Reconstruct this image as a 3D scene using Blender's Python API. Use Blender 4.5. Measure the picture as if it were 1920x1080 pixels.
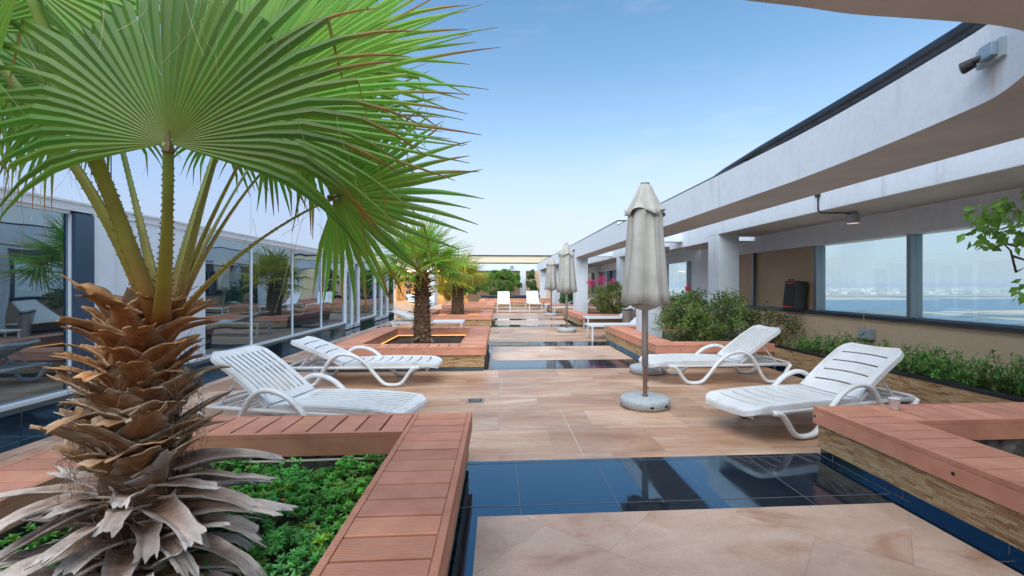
import bpy, math, random
from mathutils import Vector, Matrix, Quaternion, noise
R_=math.radians
SC=bpy.context.scene
for o in list(bpy.data.objects): bpy.data.objects.remove(o)
COL=SC.collection
# ------------------------------------------------------------------ camera
CAMH=1.35; TH=math.atan(56/853.)
cd=bpy.data.cameras.new('camera'); cam=bpy.data.objects.new('camera',cd); COL.objects.link(cam)
cam.location=(0,0,CAMH); cam.rotation_euler=(R_(90),0,-TH)
cd.sensor_width=36; cd.lens=36*853/1920.; cd.shift_x=-31/1920.; cd.shift_y=-7/1920.
cd.clip_start=.05; cd.clip_end=60000
SC.camera=cam
# ------------------------------------------------------------------ light
SUN_EL=R_(46); SUN_AZ=R_(205)          # azimuth clockwise from +Y
w=bpy.data.worlds.new('World'); SC.world=w; w.use_nodes=True
nt=w.node_tree; bg=nt.nodes['Background']; sk=nt.nodes.new('ShaderNodeTexSky')
sk.sky_type='NISHITA'; sk.sun_disc=False; sk.sun_elevation=SUN_EL; sk.sun_rotation=SUN_AZ
sk.altitude=60; sk.air_density=1.0; sk.dust_density=1.0; sk.ozone_density=3.5
tcw=nt.nodes.new('ShaderNodeTexCoord'); sxw=nt.nodes.new('ShaderNodeSeparateXYZ'); nt.links.new(tcw.outputs['Generated'],sxw.inputs[0])
rw_=nt.nodes.new('ShaderNodeValToRGB'); nt.links.new(sxw.outputs[2],rw_.inputs[0])
for q_ in range(4): rw_.color_ramp.elements.new(.2+.1*q_)
for e_,(p_,v_) in zip(list(rw_.color_ramp.elements),[(0,.97),(.11,.88),(.21,.62),(.315,.28),(.42,.11),(.52,.05)]): e_.position=p_; e_.color=(v_,v_,v_,1)
mxw=nt.nodes.new('ShaderNodeMix'); mxw.data_type='RGBA'; now=nt.nodes.new('ShaderNodeTexNoise'); now.inputs['Scale'].default_value=2.6; now.inputs['Detail'].default_value=9; now.inputs['Roughness'].default_value=.6; mpw=nt.nodes.new('ShaderNodeMapping'); mpw.inputs['Scale'].default_value=(1,1,4.5); nt.links.new(tcw.outputs['Generated'],mpw.inputs[0]); nt.links.new(mpw.outputs[0],now.inputs['Vector'])
crw=nt.nodes.new('ShaderNodeMapRange'); crw.inputs[1].default_value=.52; crw.inputs[2].default_value=.80; crw.inputs[3].default_value=0; crw.inputs[4].default_value=.30; nt.links.new(now.outputs[0],crw.inputs[0])
adw=nt.nodes.new('ShaderNodeMath'); adw.operation='ADD'; adw.use_clamp=True; nt.links.new(rw_.outputs[0],adw.inputs[0]); nt.links.new(crw.outputs[0],adw.inputs[1]); nt.links.new(adw.outputs[0],mxw.inputs[0]); mtw=nt.nodes.new('ShaderNodeMix'); mtw.data_type='RGBA'; mtw.blend_type='MULTIPLY'; mtw.inputs[0].default_value=1; mtw.inputs[7].default_value=(.78,1.10,1.10,1)
nt.links.new(sk.outputs[0],mtw.inputs[6]); nt.links.new(mtw.outputs[2],mxw.inputs[6]); mxw.inputs[7].default_value=(4.0,4.25,4.75,1)   # whitish coastal haze low in the sky
nt.links.new(mxw.outputs[2],bg.inputs[0]); bg.inputs[1].default_value=.085
sl=bpy.data.lights.new('sun','SUN'); sl.energy=2.6; sl.angle=R_(95); sl.color=(1,.965,.92)
so=bpy.data.objects.new('sun',sl); COL.objects.link(so)
sd=Vector((math.sin(SUN_AZ)*math.cos(SUN_EL),math.cos(SUN_AZ)*math.cos(SUN_EL),math.sin(SUN_EL)))
so.rotation_euler=(-sd).to_track_quat('-Z','Y').to_euler(); so.location=(-20,-20,30)
SC.view_settings.view_transform='Standard'; SC.view_settings.look='None'
SC.view_settings.exposure=1.3; SC.view_settings.gamma=1
SC.cycles.max_bounces=8; SC.cycles.transparent_max_bounces=12
# ------------------------------------------------------------------ helpers
class MB:
    def __init__(s): s.v=[];s.f=[];s.c=[];s.cur=(1,1,1)
    def vert(s,p,c=None):
        s.v.append(tuple(p)); s.c.append(c or s.cur); return len(s.v)-1
    def face(s,*i): s.f.append(i)
    def box(s,x0,x1,y0,y1,z0,z1,M=None,c=None,bev=0):
        P=[(x0,y0,z0),(x1,y0,z0),(x1,y1,z0),(x0,y1,z0),(x0,y0,z1),(x1,y0,z1),(x1,y1,z1),(x0,y1,z1)]
        if bev:
            b=bev
            P=P[:4]+[(x0,y0,z1-b),(x1,y0,z1-b),(x1,y1,z1-b),(x0,y1,z1-b),(x0+b,y0+b,z1),(x1-b,y0+b,z1),(x1-b,y1-b,z1),(x0+b,y1-b,z1)]
        if M is not None: P=[M@Vector(p) for p in P]
        i=[s.vert(p,c) for p in P]
        s.f+=[(i[3],i[2],i[1],i[0])]
        for a in range(4):
            b2=(a+1)%4; s.f.append((i[a],i[b2],i[b2+4],i[a+4]))
            if bev: s.f.append((i[a+4],i[b2+4],i[b2+8],i[a+8]))
        o=8 if bev else 4
        s.f.append((i[o],i[o+1],i[o+2],i[o+3]))
    def prism(s,poly,z0,z1,c=None):       # poly ccw
        n=len(poly); a=[s.vert((x,y,z0),c) for x,y in poly]; b=[s.vert((x,y,z1),c) for x,y in poly]
        s.f.append(tuple(reversed(a))); s.f.append(tuple(b))
        for k in range(n): s.f.append((a[k],a[(k+1)%n],b[(k+1)%n],b[k]))
    def tube(s,pts,r,n=8,c=None,cap=True,flat=None,cs=None):
        pts=[Vector(p) for p in pts]; m=len(pts)
        if not hasattr(r,'__len__'): r=[r]*m
        rings=[]; up=None
        for k in range(m):
            d=(pts[min(k+1,m-1)]-pts[max(k-1,0)]).normalized()
            if up is None:
                up=Vector((0,0,1)) if abs(d.z)<.9 else Vector((0,1,0))
                if flat is not None: up=Vector(flat)
            sd_=d.cross(up)
            if sd_.length<1e-5: sd_=Vector((1,0,0))
            sd_.normalize(); u2=sd_.cross(d).normalized(); up=u2
            rr=r[k]; ra,rb=(rr if hasattr(rr,'__len__') else (rr,rr))
            cc=cs[k] if cs else c
            rings.append([s.vert(pts[k]+sd_*math.cos(2*math.pi*q/n)*ra+u2*math.sin(2*math.pi*q/n)*rb,cc) for q in range(n)])
        for k in range(m-1):
            for q in range(n):
                s.f.append((rings[k][q],rings[k][(q+1)%n],rings[k+1][(q+1)%n],rings[k+1][q]))
        if cap:
            s.f.append(tuple(reversed(rings[0]))); s.f.append(tuple(rings[-1]))
    def lathe(s,prof,n=24,cx=0,cy=0,c=None):
        rings=[[s.vert((cx+r*math.cos(2*math.pi*q/n),cy+r*math.sin(2*math.pi*q/n),z),c) for q in range(n)] for r,z in prof]
        for k in range(len(rings)-1):
            for q in range(n):
                s.f.append((rings[k][q],rings[k][(q+1)%n],rings[k+1][(q+1)%n],rings[k+1][q]))
        s.f.append(tuple(reversed(rings[0]))); s.f.append(tuple(rings[-1]))
    def build(s,name,mat,parent=None,smooth=False,loc=None,solid=0,bevel=0,label=None):
        me=bpy.data.meshes.new(name); me.from_pydata(s.v,[],s.f)
        at=me.color_attributes.new('col','FLOAT_COLOR','POINT')
        buf=[]
        for c in s.c: buf+= [c[0],c[1],c[2],1.0]
        at.data.foreach_set('color',buf)
        if smooth: me.polygons.foreach_set('use_smooth',[True]*len(me.polygons))
        me.materials.append(mat); me.update()
        o=bpy.data.objects.new(name,me); COL.objects.link(o)
        if parent: o.parent=parent
        if loc: o.location=loc
        if solid:
            m=o.modifiers.new('s','SOLIDIFY'); m.thickness=solid; m.offset=-1
        if bevel:
            m=o.modifiers.new('b','BEVEL'); m.width=bevel; m.segments=2; m.limit_method='ANGLE'; m.harden_normals=False
        if label: o['label']=label
        return o
def tag(o,label=None,cat=None,group=None,kind=None):
    if label:o['label']=label
    if cat:o['category']=cat
    if group:o['group']=group
    if kind:o['kind']=kind
    return o
def thing(name,label,cat,loc=(0,0,0),rz=0,group=None):
    o=bpy.data.objects.new(name,None); COL.objects.link(o); o.location=loc; o.rotation_euler=(0,0,rz)
    o.empty_display_size=.1
    return tag(o,label,cat,group)
def copy_tree(o,parent=None):
    c=o.copy(); COL.objects.link(c); c.parent=parent
    for ch in list(o.children): copy_tree(ch,c)
    return c
# ------------------------------------------------------------------ materials
def N(nt,t,**k):
    n=nt.nodes.new(t)
    for a,b in k.items():
        if a.startswith('i_'): n.inputs[a[2:].replace('_',' ')].default_value=b
        else: setattr(n,a,b)
    return n
def mat(name,col=(.5,.5,.5),rough=.6,metal=0,spec=.5,bump=None,vary=None,stretch=None,attr=False,trans=0,coat=0,ior=None):
    """vary=(scale,[(pos,mult rgb)..]); bump=(scale,strength)"""
    m=bpy.data.materials.new(name); m.use_nodes=True; nt=m.node_tree; L=nt.links.new
    b=nt.nodes['Principled BSDF']; b.inputs['Roughness'].default_value=rough; b.inputs['Metallic'].default_value=metal
    b.inputs['Specular IOR Level'].default_value=spec; b.inputs['Base Color'].default_value=(*col,1)
    b.inputs['Coat Weight'].default_value=coat
    if ior: b.inputs['IOR'].default_value=ior
    src=None
    tc=N(nt,'ShaderNodeTexCoord'); mp=N(nt,'ShaderNodeMapping'); L(tc.outputs['Object'],mp.inputs[0])
    if stretch: mp.inputs['Scale'].default_value=stretch
    if vary:
        no=N(nt,'ShaderNodeTexNoise'); no.inputs['Scale'].default_value=vary[0]; no.inputs['Detail'].default_value=8; no.inputs['Roughness'].default_value=.62
        L(mp.outputs[0],no.inputs['Vector']); cr=N(nt,'ShaderNodeValToRGB'); L(no.outputs[0],cr.inputs[0])
        el=cr.color_ramp.elements
        while len(el)<len(vary[1]): el.new(.5)
        for e,(p,c) in zip(el,vary[1]): e.position=p; e.color=(*c,1)
        src=cr.outputs[0]
    if attr:
        a=N(nt,'ShaderNodeAttribute',attribute_name='col')
        if src:
            mx=N(nt,'ShaderNodeMix',data_type='RGBA',blend_type='MULTIPLY'); mx.inputs[0].default_value=1
            L(src,mx.inputs[6]); L(a.outputs[0],mx.inputs[7]); src=mx.outputs[2]
        else: src=a.outputs[0]
    if src: L(src,b.inputs['Base Color'])
    if bump:
        n2=N(nt,'ShaderNodeTexNoise'); n2.inputs['Scale'].default_value=bump[0]; n2.inputs['Detail'].default_value=6
        L(mp.outputs[0],n2.inputs['Vector']); bp=N(nt,'ShaderNodeBump'); bp.inputs['Strength'].default_value=bump[1]; bp.inputs['Distance'].default_value=.01
        L(n2.outputs[0],bp.inputs['Height']); L(bp.outputs[0],b.inputs['Normal'])
    if trans:
        tr=N(nt,'ShaderNodeBsdfTranslucent'); ms=N(nt,'ShaderNodeMixShader'); ms.inputs[0].default_value=trans
        if src: 
            hs=N(nt,'ShaderNodeHueSaturation'); hs.inputs['Hue'].default_value=.485; hs.inputs['Value'].default_value=1.25
            L(src,hs.inputs['Color']); L(hs.outputs[0],tr.inputs[0])
        else: tr.inputs[0].default_value=(*col,1)
        out=nt.nodes['Material Output']; L(b.outputs[0],ms.inputs[1]); L(tr.outputs[0],ms.inputs[2]); L(ms.outputs[0],out.inputs[0])
    return m
def emis(name,col,st):
    m=bpy.data.materials.new(name); m.use_nodes=True; b=m.node_tree.nodes['Principled BSDF']
    b.inputs['Base Color'].default_value=(*col,1); b.inputs['Emission Color'].default_value=(*col,1); b.inputs['Emission Strength'].default_value=st
    return m
def ramp(nt,src,stops):
    cr=N(nt,'ShaderNodeValToRGB'); nt.links.new(src,cr.inputs[0]); el=cr.color_ramp.elements
    while len(el)<len(stops): el.new(.5)
    for e,(p,c) in zip(el,stops): e.position=p; e.color=(*c,1)
    return cr.outputs[0]
def sandstone(name,rot,bw,rh,cols,streak,mortar=.004,rough=.33,seed=0):
    m=bpy.data.materials.new(name); m.use_nodes=True; nt=m.node_tree; L=nt.links.new; b=nt.nodes['Principled BSDF']
    tc=N(nt,'ShaderNodeTexCoord'); mp=N(nt,'ShaderNodeMapping'); mp.inputs['Rotation'].default_value=(0,0,rot); mp.inputs['Location'].default_value=(seed,seed*.37,0)
    L(tc.outputs['Object'],mp.inputs[0])
    br=N(nt,'ShaderNodeTexBrick'); br.offset=.5; br.inputs['Scale'].default_value=1; br.inputs['Brick Width'].default_value=bw; br.inputs['Row Height'].default_value=rh
    br.inputs['Mortar Size'].default_value=mortar; br.inputs['Mortar Smooth'].default_value=.3; br.inputs['Bias'].default_value=0
    br.inputs['Color1'].default_value=(0,0,0,1); br.inputs['Color2'].default_value=(1,1,1,1); br.inputs['Mortar'].default_value=(.5,.5,.5,1)
    L(mp.outputs[0],br.inputs['Vector'])
    # streaks, shifted per tile
    mp2=N(nt,'ShaderNodeMapping'); mp2.inputs['Scale'].default_value=streak; L(tc.outputs['Object'],mp2.inputs[0])
    ad=N(nt,'ShaderNodeVectorMath',operation='ADD'); mu=N(nt,'ShaderNodeVectorMath',operation='SCALE'); mu.inputs['Scale'].default_value=7.3
    L(br.outputs['Color'],mu.inputs[0]); L(mp2.outputs[0],ad.inputs[0]); L(mu.outputs[0],ad.inputs[1])
    n1=N(nt,'ShaderNodeTexNoise'); n1.inputs['Scale'].default_value=1.0; n1.inputs['Detail'].default_value=7; n1.inputs['Roughness'].default_value=.6; n1.inputs['Distortion'].default_value=.6
    L(ad.outputs[0],n1.inputs['Vector'])
    c1=ramp(nt,n1.outputs[0],cols)
    # big blotches
    n2=N(nt,'ShaderNodeTexNoise'); n2.inputs['Scale'].default_value=.9; n2.inputs['Detail'].default_value=5; L(tc.outputs['Object'],n2.inputs['Vector'])
    c2=ramp(nt,n2.outputs[0],[(.33,(.80,.76,.74)),(.52,(1,1,1)),(.7,(1.06,1.06,1.08))])
    mx=N(nt,'ShaderNodeMix',data_type='RGBA',blend_type='MULTIPLY'); mx.inputs[0].default_value=1; L(c1,mx.inputs[6]); L(c2,mx.inputs[7])
    c3=ramp(nt,br.outputs['Color'],[(0,(.86,.84,.83)),(1,(1.08,1.08,1.08))])
    mx2=N(nt,'ShaderNodeMix',data_type='RGBA',blend_type='MULTIPLY'); mx2.inputs[0].default_value=1; L(mx.outputs[2],mx2.inputs[6]); L(c3,mx2.inputs[7])
    mx3=N(nt,'ShaderNodeMix',data_type='RGBA'); L(br.outputs['Fac'],mx3.inputs[0]); L(mx2.outputs[2],mx3.inputs[6]); mx3.inputs[7].default_value=(.30,.25,.22,1)
    n5=N(nt,'ShaderNodeTexNoise'); n5.inputs['Scale'].default_value=38; n5.inputs['Detail'].default_value=9; n5.inputs['Roughness'].default_value=.75; L(mp2.outputs[0],n5.inputs['Vector'])
    c5=ramp(nt,n5.outputs[0],[(.30,(.72,.68,.64)),(.45,(.97,.97,.96)),(.62,(1.03,1.03,1.03)),(.72,(1.14,1.15,1.16))])
    n6=N(nt,'ShaderNodeTexNoise'); n6.inputs['Scale'].default_value=4.5; n6.inputs['Detail'].default_value=10; n6.inputs['Roughness'].default_value=.72; n6.inputs['Distortion'].default_value=1.5; L(tc.outputs['Object'],n6.inputs['Vector'])
    c6=ramp(nt,n6.outputs[0],[(.27,(.55,.47,.40)),(.35,(.92,.90,.88)),(.60,(1,1,1)),(.70,(1.2,1.22,1.24))])
    m5=N(nt,'ShaderNodeMix',data_type='RGBA',blend_type='MULTIPLY'); m5.inputs[0].default_value=1; L(mx3.outputs[2],m5.inputs[6]); L(c5,m5.inputs[7])
    m6=N(nt,'ShaderNodeMix',data_type='RGBA',blend_type='MULTIPLY'); m6.inputs[0].default_value=1; L(m5.outputs[2],m6.inputs[6]); L(c6,m6.inputs[7])
    L(m6.outputs[2],b.inputs['Base Color'])
    rr=N(nt,'ShaderNodeMapRange'); rr.inputs[3].default_value=rough-.1; rr.inputs[4].default_value=rough+.2; L(n2.outputs[0],rr.inputs[0]); L(rr.outputs[0],b.inputs['Roughness'])
    n3=N(nt,'ShaderNodeTexNoise'); n3.inputs['Scale'].default_value=25; n3.inputs['Detail'].default_value=5; L(tc.outputs['Object'],n3.inputs['Vector'])
    bp=N(nt,'ShaderNodeBump'); bp.inputs['Strength'].default_value=.12; bp.inputs['Distance'].default_value=.01; L(n3.outputs[0],bp.inputs['Height']); L(bp.outputs[0],b.inputs['Normal'])
    return m
M={}
warm=[(.25,(.31,.155,.085)),(.38,(.42,.235,.14)),(.48,(.49,.30,.195)),(.58,(.56,.39,.28)),(.72,(.67,.53,.42))]
M['deck']=sandstone('sandstone_deck',0,.9,.60,warm,(.8,2.8,1),mortar=.0035)
pink=[(.26,(.34,.17,.10)),(.37,(.50,.30,.205)),(.45,(.61,.42,.315)),(.56,(.66,.49,.385)),(.66,(.58,.42,.33)),(.75,(.74,.62,.52))]
M['panel']=sandstone('sandstone_panel',R_(42),.8,.8,pink,(1.5,2.6,1),mortar=.0013,seed=3.1)
M['edge_stone']=sandstone('sandstone_edge',0,.6,.3,pink,(2,3,1),seed=1.7)
def granite():
    m=mat('black_granite',(.006,.008,.012),.06,spec=.8,ior=2.1)
    nt=m.node_tree; L=nt.links.new; b=nt.nodes['Principled BSDF']; tc=N(nt,'ShaderNodeTexCoord')
    v=N(nt,'ShaderNodeTexNoise'); v.inputs['Scale'].default_value=320; L(tc.outputs['Object'],v.inputs['Vector'])
    b.inputs['Specular Tint'].default_value=(.45,.78,1,1)
    L(ramp(nt,v.outputs[0],[(.55,(.003,.009,.022)),(.8,(.02,.03,.05))]),b.inputs['Base Color'])
    n=N(nt,'ShaderNodeTexNoise'); n.inputs['Scale'].default_value=3; n.inputs['Detail'].default_value=6; L(tc.outputs['Object'],n.inputs['Vector'])
    rr=N(nt,'ShaderNodeMapRange'); rr.inputs[1].default_value=.35; rr.inputs[2].default_value=.7; rr.inputs[3].default_value=.02; rr.inputs[4].default_value=.09; L(n.outputs[0],rr.inputs[0]); L(rr.outputs[0],b.inputs['Roughness'])
    return m
M['granite']=granite()
M['grout']=mat('grout',(.13,.15,.175),.7)
def woodmat():
    m=mat('composite_board',(.4,.17,.11),.62,attr=False,spec=.35)
    nt=m.node_tree; L=nt.links.new; b=nt.nodes['Principled BSDF']; tc=N(nt,'ShaderNodeTexCoord')
    a=N(nt,'ShaderNodeAttribute',attribute_name='col')
    n=N(nt,'ShaderNodeTexNoise'); n.inputs['Scale'].default_value=7; n.inputs['Detail'].default_value=8; L(tc.outputs['Object'],n.inputs['Vector'])
    c=ramp(nt,n.outputs[0],[(.3,(.52,.225,.145)),(.5,(.58,.26,.17)),(.7,(.63,.295,.20))])
    mx=N(nt,'ShaderNodeMix',data_type='RGBA',blend_type='MULTIPLY'); mx.inputs[0].default_value=1; L(c,mx.inputs[6]); L(a.outputs[0],mx.inputs[7]); L(mx.outputs[2],b.inputs['Base Color'])
    return m
M['wood']=woodmat()
def grooved(axis):   # fine grooves running along the board
    m=woodmat(); m.name='composite_board_grooved_'+axis; nt=m.node_tree; L=nt.links.new; b=nt.nodes['Principled BSDF']; tc=N(nt,'ShaderNodeTexCoord')
    wv=N(nt,'ShaderNodeTexWave'); wv.bands_direction=axis; wv.inputs['Scale'].default_value=22; wv.inputs['Distortion'].default_value=.3; wv.inputs['Detail'].default_value=1; L(tc.outputs['Object'],wv.inputs['Vector'])
    bp=N(nt,'ShaderNodeBump'); bp.inputs['Strength'].default_value=.45; bp.inputs['Distance'].default_value=.004; L(wv.outputs[0],bp.inputs['Height']); L(bp.outputs[0],b.inputs['Normal'])
    return m
M['woodY']=grooved('Y')
def stonecl():
    m=bpy.data.materials.new('stacked_quartzite'); m.use_nodes=True; nt=m.node_tree; L=nt.links.new; b=nt.nodes['Principled BSDF']
    tc=N(nt,'ShaderNodeTexCoord'); sx=N(nt,'ShaderNodeSeparateXYZ'); L(tc.outputs['Object'],sx.inputs[0])
    ad=N(nt,'ShaderNodeMath',operation='ADD'); L(sx.outputs[0],ad.inputs[0]); L(sx.outputs[1],ad.inputs[1])
    nw=N(nt,'ShaderNodeTexNoise'); nw.inputs['Scale'].default_value=9; nw.inputs['Detail'].default_value=3; L(tc.outputs['Object'],nw.inputs['Vector'])
    zw=N(nt,'ShaderNodeMath',operation='MULTIPLY_ADD'); zw.inputs[1].default_value=.035; L(nw.outputs[0],zw.inputs[0]); L(sx.outputs[2],zw.inputs[2])
    cb=N(nt,'ShaderNodeCombineXYZ'); L(ad.outputs[0],cb.inputs[0]); L(zw.outputs[0],cb.inputs[1])
    br=N(nt,'ShaderNodeTexBrick'); br.inputs['Scale'].default_value=1; br.inputs['Brick Width'].default_value=.11; br.inputs['Row Height'].default_value=.0135; br.inputs['Mortar Size'].default_value=.0009
    br.offset=.37; br.inputs['Color1'].default_value=(0,0,0,1); br.inputs['Color2'].default_value=(1,1,1,1); br.inputs['Mortar'].default_value=(.2,.2,.2,1); L(cb.outputs[0],br.inputs['Vector'])
    n=N(nt,'ShaderNodeTexNoise'); n.inputs['Scale'].default_value=5; n.inputs['Detail'].default_value=9; n.inputs['Roughness'].default_value=.7
    mp=N(nt,'ShaderNodeMapping'); mp.inputs['Scale'].default_value=(1,1,6); L(tc.outputs['Object'],mp.inputs[0]); L(mp.outputs[0],n.inputs['Vector'])
    mx0=N(nt,'ShaderNodeMath',operation='MULTIPLY_ADD'); mx0.inputs[1].default_value=.28; L(br.outputs['Color'],mx0.inputs[0]); L(n.outputs[0],mx0.inputs[2])
    c=ramp(nt,mx0.outputs[0],[(.36,(.13,.07,.03)),(.5,(.33,.18,.075)),(.62,(.46,.29,.14)),(.75,(.55,.42,.25)),(.86,(.36,.19,.09))])
    mx=N(nt,'ShaderNodeMix',data_type='RGBA'); L(br.outputs['Fac'],mx.inputs[0]); L(c,mx.inputs[6]); mx.inputs[7].default_value=(.12,.07,.035,1); L(mx.outputs[2],b.inputs['Base Color'])
    b.inputs['Roughness'].default_value=.75
    hh=N(nt,'ShaderNodeMath',operation='SUBTRACT'); L(mx0.outputs[0],hh.inputs[0]); L(br.outputs['Fac'],hh.inputs[1])
    bp=N(nt,'ShaderNodeBump'); bp.inputs['Strength'].default_value=.7; bp.inputs['Distance'].default_value=.012; L(hh.outputs[0],bp.inputs['Height']); L(bp.outputs[0],b.inputs['Normal'])
    return m
M['stone']=stonecl()
M['soil']=mat('dark_soil',(.05,.035,.025),.95,vary=(14,[(.3,(.03,.02,.014)),(.6,(.085,.058,.04)),(.8,(.16,.12,.085))]),bump=(30,.9))
M['render']=mat('inner_render',(.2,.19,.17),.9,vary=(9,[(.35,(.03,.03,.03)),(.55,(.16,.15,.13)),(.7,(.3,.28,.25))]))
def plaster(name,base,dirt):
    m=mat(name,base,.75,bump=(45,.25)); nt=m.node_tree; L=nt.links.new; b=nt.nodes['Principled BSDF']; tc=N(nt,'ShaderNodeTexCoord')
    mp=N(nt,'ShaderNodeMapping'); mp.inputs['Scale'].default_value=(1.6,1.6,.6); L(tc.outputs['Object'],mp.inputs[0])
    n=N(nt,'ShaderNodeTexNoise'); n.inputs['Scale'].default_value=2.2; n.inputs['Detail'].default_value=9; n.inputs['Roughness'].default_value=.7; L(mp.outputs[0],n.inputs['Vector'])
    n2=N(nt,'ShaderNodeTexNoise'); n2.inputs['Scale'].default_value=1; n2.inputs['Detail'].default_value=6; mpb=N(nt,'ShaderNodeMapping'); mpb.inputs['Scale'].default_value=(9,9,.9); L(tc.outputs['Object'],mpb.inputs[0]); L(mpb.outputs[0],n2.inputs['Vector'])
    ms=N(nt,'ShaderNodeMapRange'); ms.inputs[1].default_value=.28; ms.inputs[2].default_value=.42; ms.inputs[3].default_value=.86; ms.inputs[4].default_value=1; L(n2.outputs[0],ms.inputs[0])
    n3=N(nt,'ShaderNodeTexNoise'); n3.inputs['Scale'].default_value=14; n3.inputs['Detail'].default_value=8; n3.inputs['Roughness'].default_value=.8; L(tc.outputs['Object'],n3.inputs['Vector'])
    m3=N(nt,'ShaderNodeMapRange'); m3.inputs[1].default_value=.3; m3.inputs[2].default_value=.6; m3.inputs[3].default_value=.93; m3.inputs[4].default_value=1.03; L(n3.outputs[0],m3.inputs[0])
    mm_=N(nt,'ShaderNodeMath',operation='MULTIPLY'); L(ms.outputs[0],mm_.inputs[0]); L(m3.outputs[0],mm_.inputs[1])
    c=ramp(nt,n.outputs[0],[(.22,dirt),(.34,tuple((a*3+d)/4 for a,d in zip(base,dirt))),(.46,base),(.8,tuple(a*1.04 for a in base))])
    mv=N(nt,'ShaderNodeVectorMath',operation='SCALE'); L(c,mv.inputs[0]); L(mm_.outputs[0],mv.inputs['Scale']); L(mv.outputs[0],b.inputs['Base Color'])
    return m
M['white']=plaster('white_plaster',(.55,.605,.67),(.41,.44,.49))
M['white_rust']=plaster('white_plaster_rust_stained',(.55,.605,.67),(.41,.44,.49))
nt=M['white_rust'].node_tree; b=nt.nodes['Principled BSDF']; src=b.inputs['Base Color'].links[0].from_socket; tc=N(nt,'ShaderNodeTexCoord')
mp=N(nt,'ShaderNodeMapping'); mp.vector_type='TEXTURE'; mp.inputs['Location'].default_value=(2.58,2.22,2.42); mp.inputs['Scale'].default_value=(.5,.075,.10); nt.links.new(tc.outputs['Object'],mp.inputs[0])
gr=N(nt,'ShaderNodeTexGradient',gradient_type='SPHERICAL'); nt.links.new(mp.outputs[0],gr.inputs[0])
mp2=N(nt,'ShaderNodeMapping'); mp2.inputs['Scale'].default_value=(30,30,3); nt.links.new(tc.outputs['Object'],mp2.inputs[0]); no=N(nt,'ShaderNodeTexNoise'); no.inputs['Scale'].default_value=1; nt.links.new(mp2.outputs[0],no.inputs['Vector'])
mu=N(nt,'ShaderNodeMath',operation='MULTIPLY'); nt.links.new(gr.outputs[0],mu.inputs[0]); nt.links.new(no.outputs[0],mu.inputs[1])
mx=N(nt,'ShaderNodeMix',data_type='RGBA'); nt.links.new(mu.outputs[0],mx.inputs[0]); nt.links.new(src,mx.inputs[6]); mx.inputs[7].default_value=(.30,.16,.06,1); nt.links.new(mx.outputs[2],b.inputs['Base Color'])
M['beige']=plaster('beige_paint',(.58,.44,.30),(.49,.37,.25))
M['cream']=plaster('cream_paint',(.50,.44,.32),(.50,.41,.27))
M['underside']=mat('soffit_shade_tint',(.40,.37,.35),.85,vary=(1.6,[(.3,(.37,.355,.345)),(.6,(.46,.44,.43)),(.8,(.52,.50,.49))]),bump=(40,.2))  # darker grey-brown stands in for shade and bounced light under the white beams
M['coping']=mat('dark_metal_coping',(.02,.024,.032),.35,metal=.6,vary=(5,[(.3,(.015,.018,.026)),(.7,(.05,.055,.065))]))
M['alu']=mat('white_aluminium',(.70,.74,.78),.35,metal=.15)
M['alupanel']=mat('white_cladding_panel',(.74,.82,.90),.3,metal=.0,coat=.3,vary=(2.5,[(.3,(.70,.78,.86)),(.7,(.78,.85,.92))]))
M['blueframe']=mat('blue_grey_frame',(.05,.10,.17),.3,metal=.3)
M['steel']=mat('window_mullion',(.17,.21,.24),.4,metal=.5)
def mirror(name,tint,f0,body,wav):
    m=bpy.data.materials.new(name); m.use_nodes=True; nt=m.node_tree; L=nt.links.new; out=nt.nodes['Material Output']; nt.nodes.remove(nt.nodes['Principled BSDF'])
    g=N(nt,'ShaderNodeBsdfGlossy'); g.inputs['Roughness'].default_value=.015; g.inputs['Color'].default_value=(*tint,1)
    d=N(nt,'ShaderNodeBsdfDiffuse'); d.inputs['Color'].default_value=(*body,1)
    lw=N(nt,'ShaderNodeLayerWeight'); lw.inputs['Blend'].default_value=.35
    mr=N(nt,'ShaderNodeMapRange'); mr.inputs[3].default_value=f0; mr.inputs[4].default_value=1; L(lw.outputs['Fresnel'],mr.inputs[0])
    mx=N(nt,'ShaderNodeMixShader'); L(mr.outputs[0],mx.inputs[0]); L(d.outputs[0],mx.inputs[1]); L(g.outputs[0],mx.inputs[2]); L(mx.outputs[0],out.inputs[0])
    tc=N(nt,'ShaderNodeTexCoord'); n=N(nt,'ShaderNodeTexNoise'); n.inputs['Scale'].default_value=1.1; n.inputs['Detail'].default_value=1; L(tc.outputs['Object'],n.inputs['Vector'])
    bp=N(nt,'ShaderNodeBump'); bp.inputs['Strength'].default_value=wav; bp.inputs['Distance'].default_value=.05; L(n.outputs[0],bp.inputs['Height']); L(bp.outputs[0],g.inputs['Normal'])
    return m
M['glass_dark']=mirror('tinted_reflective_glass',(.60,.78,.90),.33,(.010,.022,.034),.14)
M['glass_sky']=mirror('spandrel_reflective_glass',(.80,.86,1.0),.80,(.14,.16,.22),.06)
def clearglass():
    m=bpy.data.materials.new('clear_window_glass'); m.use_nodes=True; nt=m.node_tree; L=nt.links.new; out=nt.nodes['Material Output']; nt.nodes.remove(nt.nodes['Principled BSDF'])
    t=N(nt,'ShaderNodeBsdfTransparent'); t.inputs[0].default_value=(.80,.88,.90,1); g=N(nt,'ShaderNodeBsdfGlossy'); g.inputs['Roughness'].default_value=.01
    mx=N(nt,'ShaderNodeMixShader'); mx.inputs[0].default_value=.07; L(t.outputs[0],mx.inputs[1]); L(g.outputs[0],mx.inputs[2]); L(mx.outputs[0],out.inputs[0]); return m
M['glass']=clearglass()
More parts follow.
